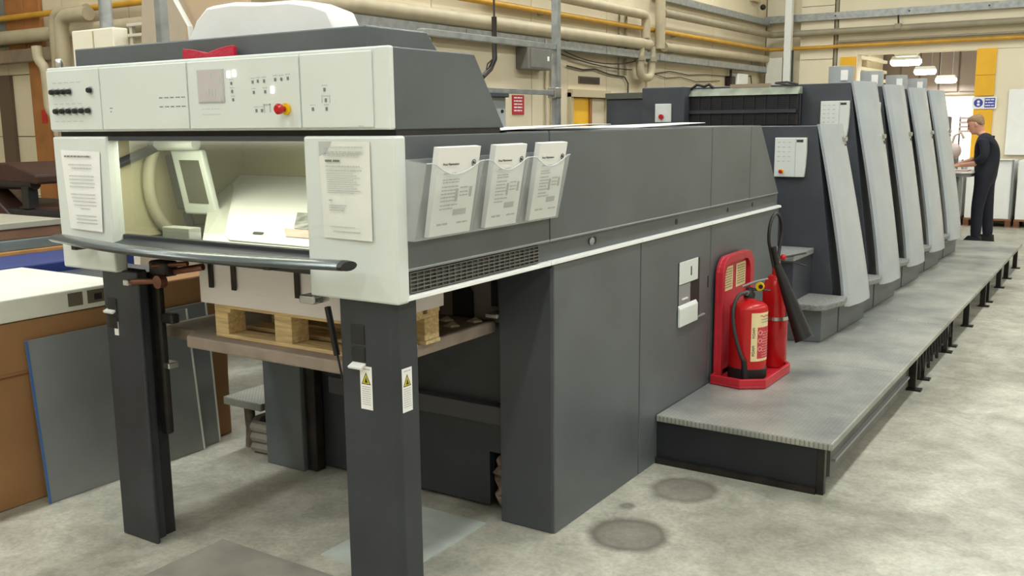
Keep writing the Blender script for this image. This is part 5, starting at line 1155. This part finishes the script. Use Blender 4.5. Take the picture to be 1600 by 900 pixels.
# desk
t = thing('control_desk', 'small rounded white topped desk on a grey pedestal in front of the worker', 'desk', (-2.12, YW, 0))
pts = [(-2.45, YW-0.30), (-2.05, YW-0.30), (-1.93, YW-0.22), (-1.90, YW-0.05), (-1.93, YW+0.25), (-2.45, YW+0.3)]
MB().prism(pts, 2, 0.965, 0.995).build('top', RAILW, t, 0.01); MB().prism([(x*0.9-0.22, y*0.9+YW*.1) for x, y in pts], 2, 0.92, 0.964).build('underside', LIP, t, 0.01)
MB().box(-2.24, -2.10, YW-0.15, YW+0.1, 0.0, 0.92).build('pedestal', mat('pedestal_grey', rgb(140, 146, 146), .4), t, 0.01)
MB().box(-2.35, -1.99, YW-0.2, YW+0.1, 0.996, 1.003).build('red_edged_sheet', mat('pinkish_sheet', rgb(210, 90, 90), .5), t); MB().box(-2.34, -2.0, YW-0.19, YW+0.09, 1.003, 1.006).build('sheet', PAPER, t)
t = thing('desk_equipment', 'pale pinkish equipment with curved arm standing on the control desk', 'equipment', (-2.3, YW+0.1, 1.0))
MB().box(-2.42, -2.2, YW+0.1, YW+0.28, 1.007, 1.15).build('grey_unit', mat('eq_grey', rgb(110, 104, 102), .5), t, 0.02)
MB().ball((-2.24, YW+0.2, 1.25), 0.10, 1, .8, 1.1, 12).build('dome', mat('eq_pink', rgb(226, 206, 198), .4), t, smooth=True)
MB().tube([(-2.28, YW+0.2, 1.30), (-2.24, YW+0.2, 1.46), (-2.16, YW+0.2, 1.50), (-2.12, YW+0.2, 1.42)], 0.018, 8).build('arm', mat('eq_pink', rgb(226, 206, 198), .4), t, smooth=True)
for i in range(4): MB().box(-2.24, -2.06, YW+0.5, YW+0.56, 1.50+0.06*i, 1.53+0.06*i).build('slat', mat('eq_pink', rgb(226, 206, 198), .4), t)
MB().box(-2.24, -2.22, YW+0.51, YW+0.55, 0.0, 1.72).build('slat_post', ALU, t)
t.location.x += 0.09
for o_ in bpy.data.objects:
    if o_.name == 'control_desk': o_.location.x += 0.09
# pallet loads of white boards by the back wall
WB = mat('white_board', rgb(240, 242, 240), .5, var=.02)
def load(x0, x1, lb, lb2):
    p = thing('wooden_pallet', lb2, 'pallet', ((x0+x1)/2, 17.0, 0), 'pallets along the back wall')
    for a in (x0, (x0+x1)/2-0.04, x1-0.08):
        MB().box(a, a+0.08, 16.75, 17.35, 0.02, 0.10).build('block', mat('dark_wood', rgb(110, 74, 50), .7), p, 0.004)
        MB().box(a, a+0.08, 16.75, 17.35, 0.0, 0.02).build('bottom_board', mat('dark_wood2', rgb(140, 96, 66), .7), p)
    for k in range(4): MB().box(x0, x1, 16.75+0.16*k, 16.87+0.16*k, 0.10, 0.125).build('deck_board', mat('dark_wood2', rgb(140, 96, 66), .7), p, 0.002)
    b = thing('white_board_stack', lb, 'board stack', ((x0+x1)/2, 17.0, 0.126), 'white wrapped loads along the back wall')
    MB().box(x0+0.01, x1-0.01, 16.76, 17.36, 0.126, 1.04).build('boards', WB, b, 0.01)
    MB().box(x1-0.035, x1-0.008, 16.745, 16.76, 0.126, 1.05).build('edge_strip', LIP, b)
load(-3.0, -2.32, 'white wrapped load just left of the worker', 'pallet under the load left of the worker'); load(-2.28, -1.60, 'white wrapped load directly behind the worker', 'pallet under the load directly behind the worker'); load(-1.56, -0.85, 'white wrapped load at the right picture edge', 'pallet under the load at the right picture edge')
o = MB().loft([[(-2.0, 16.72, 1.045), (-1.64, 16.72, 1.045), (-1.64, 17.1, 1.05), (-2.0, 17.1, 1.05)], [(-2.0, 16.72, 1.048), (-1.64, 16.72, 1.048), (-1.64, 17.1, 1.053), (-2.0, 17.1, 1.053)]]).build('loose_sheet', PAPER)
tag(o, 'loose white sheet on top of the load behind the worker', 'paper')
o = MB().box(-1.83, -1.2, D-0.05, D-0.031, 1.1, 2.14).build('wall_panel', WB, None, 0.004); tag(o, 'plain white panel on the wall at the right picture edge', 'panel')
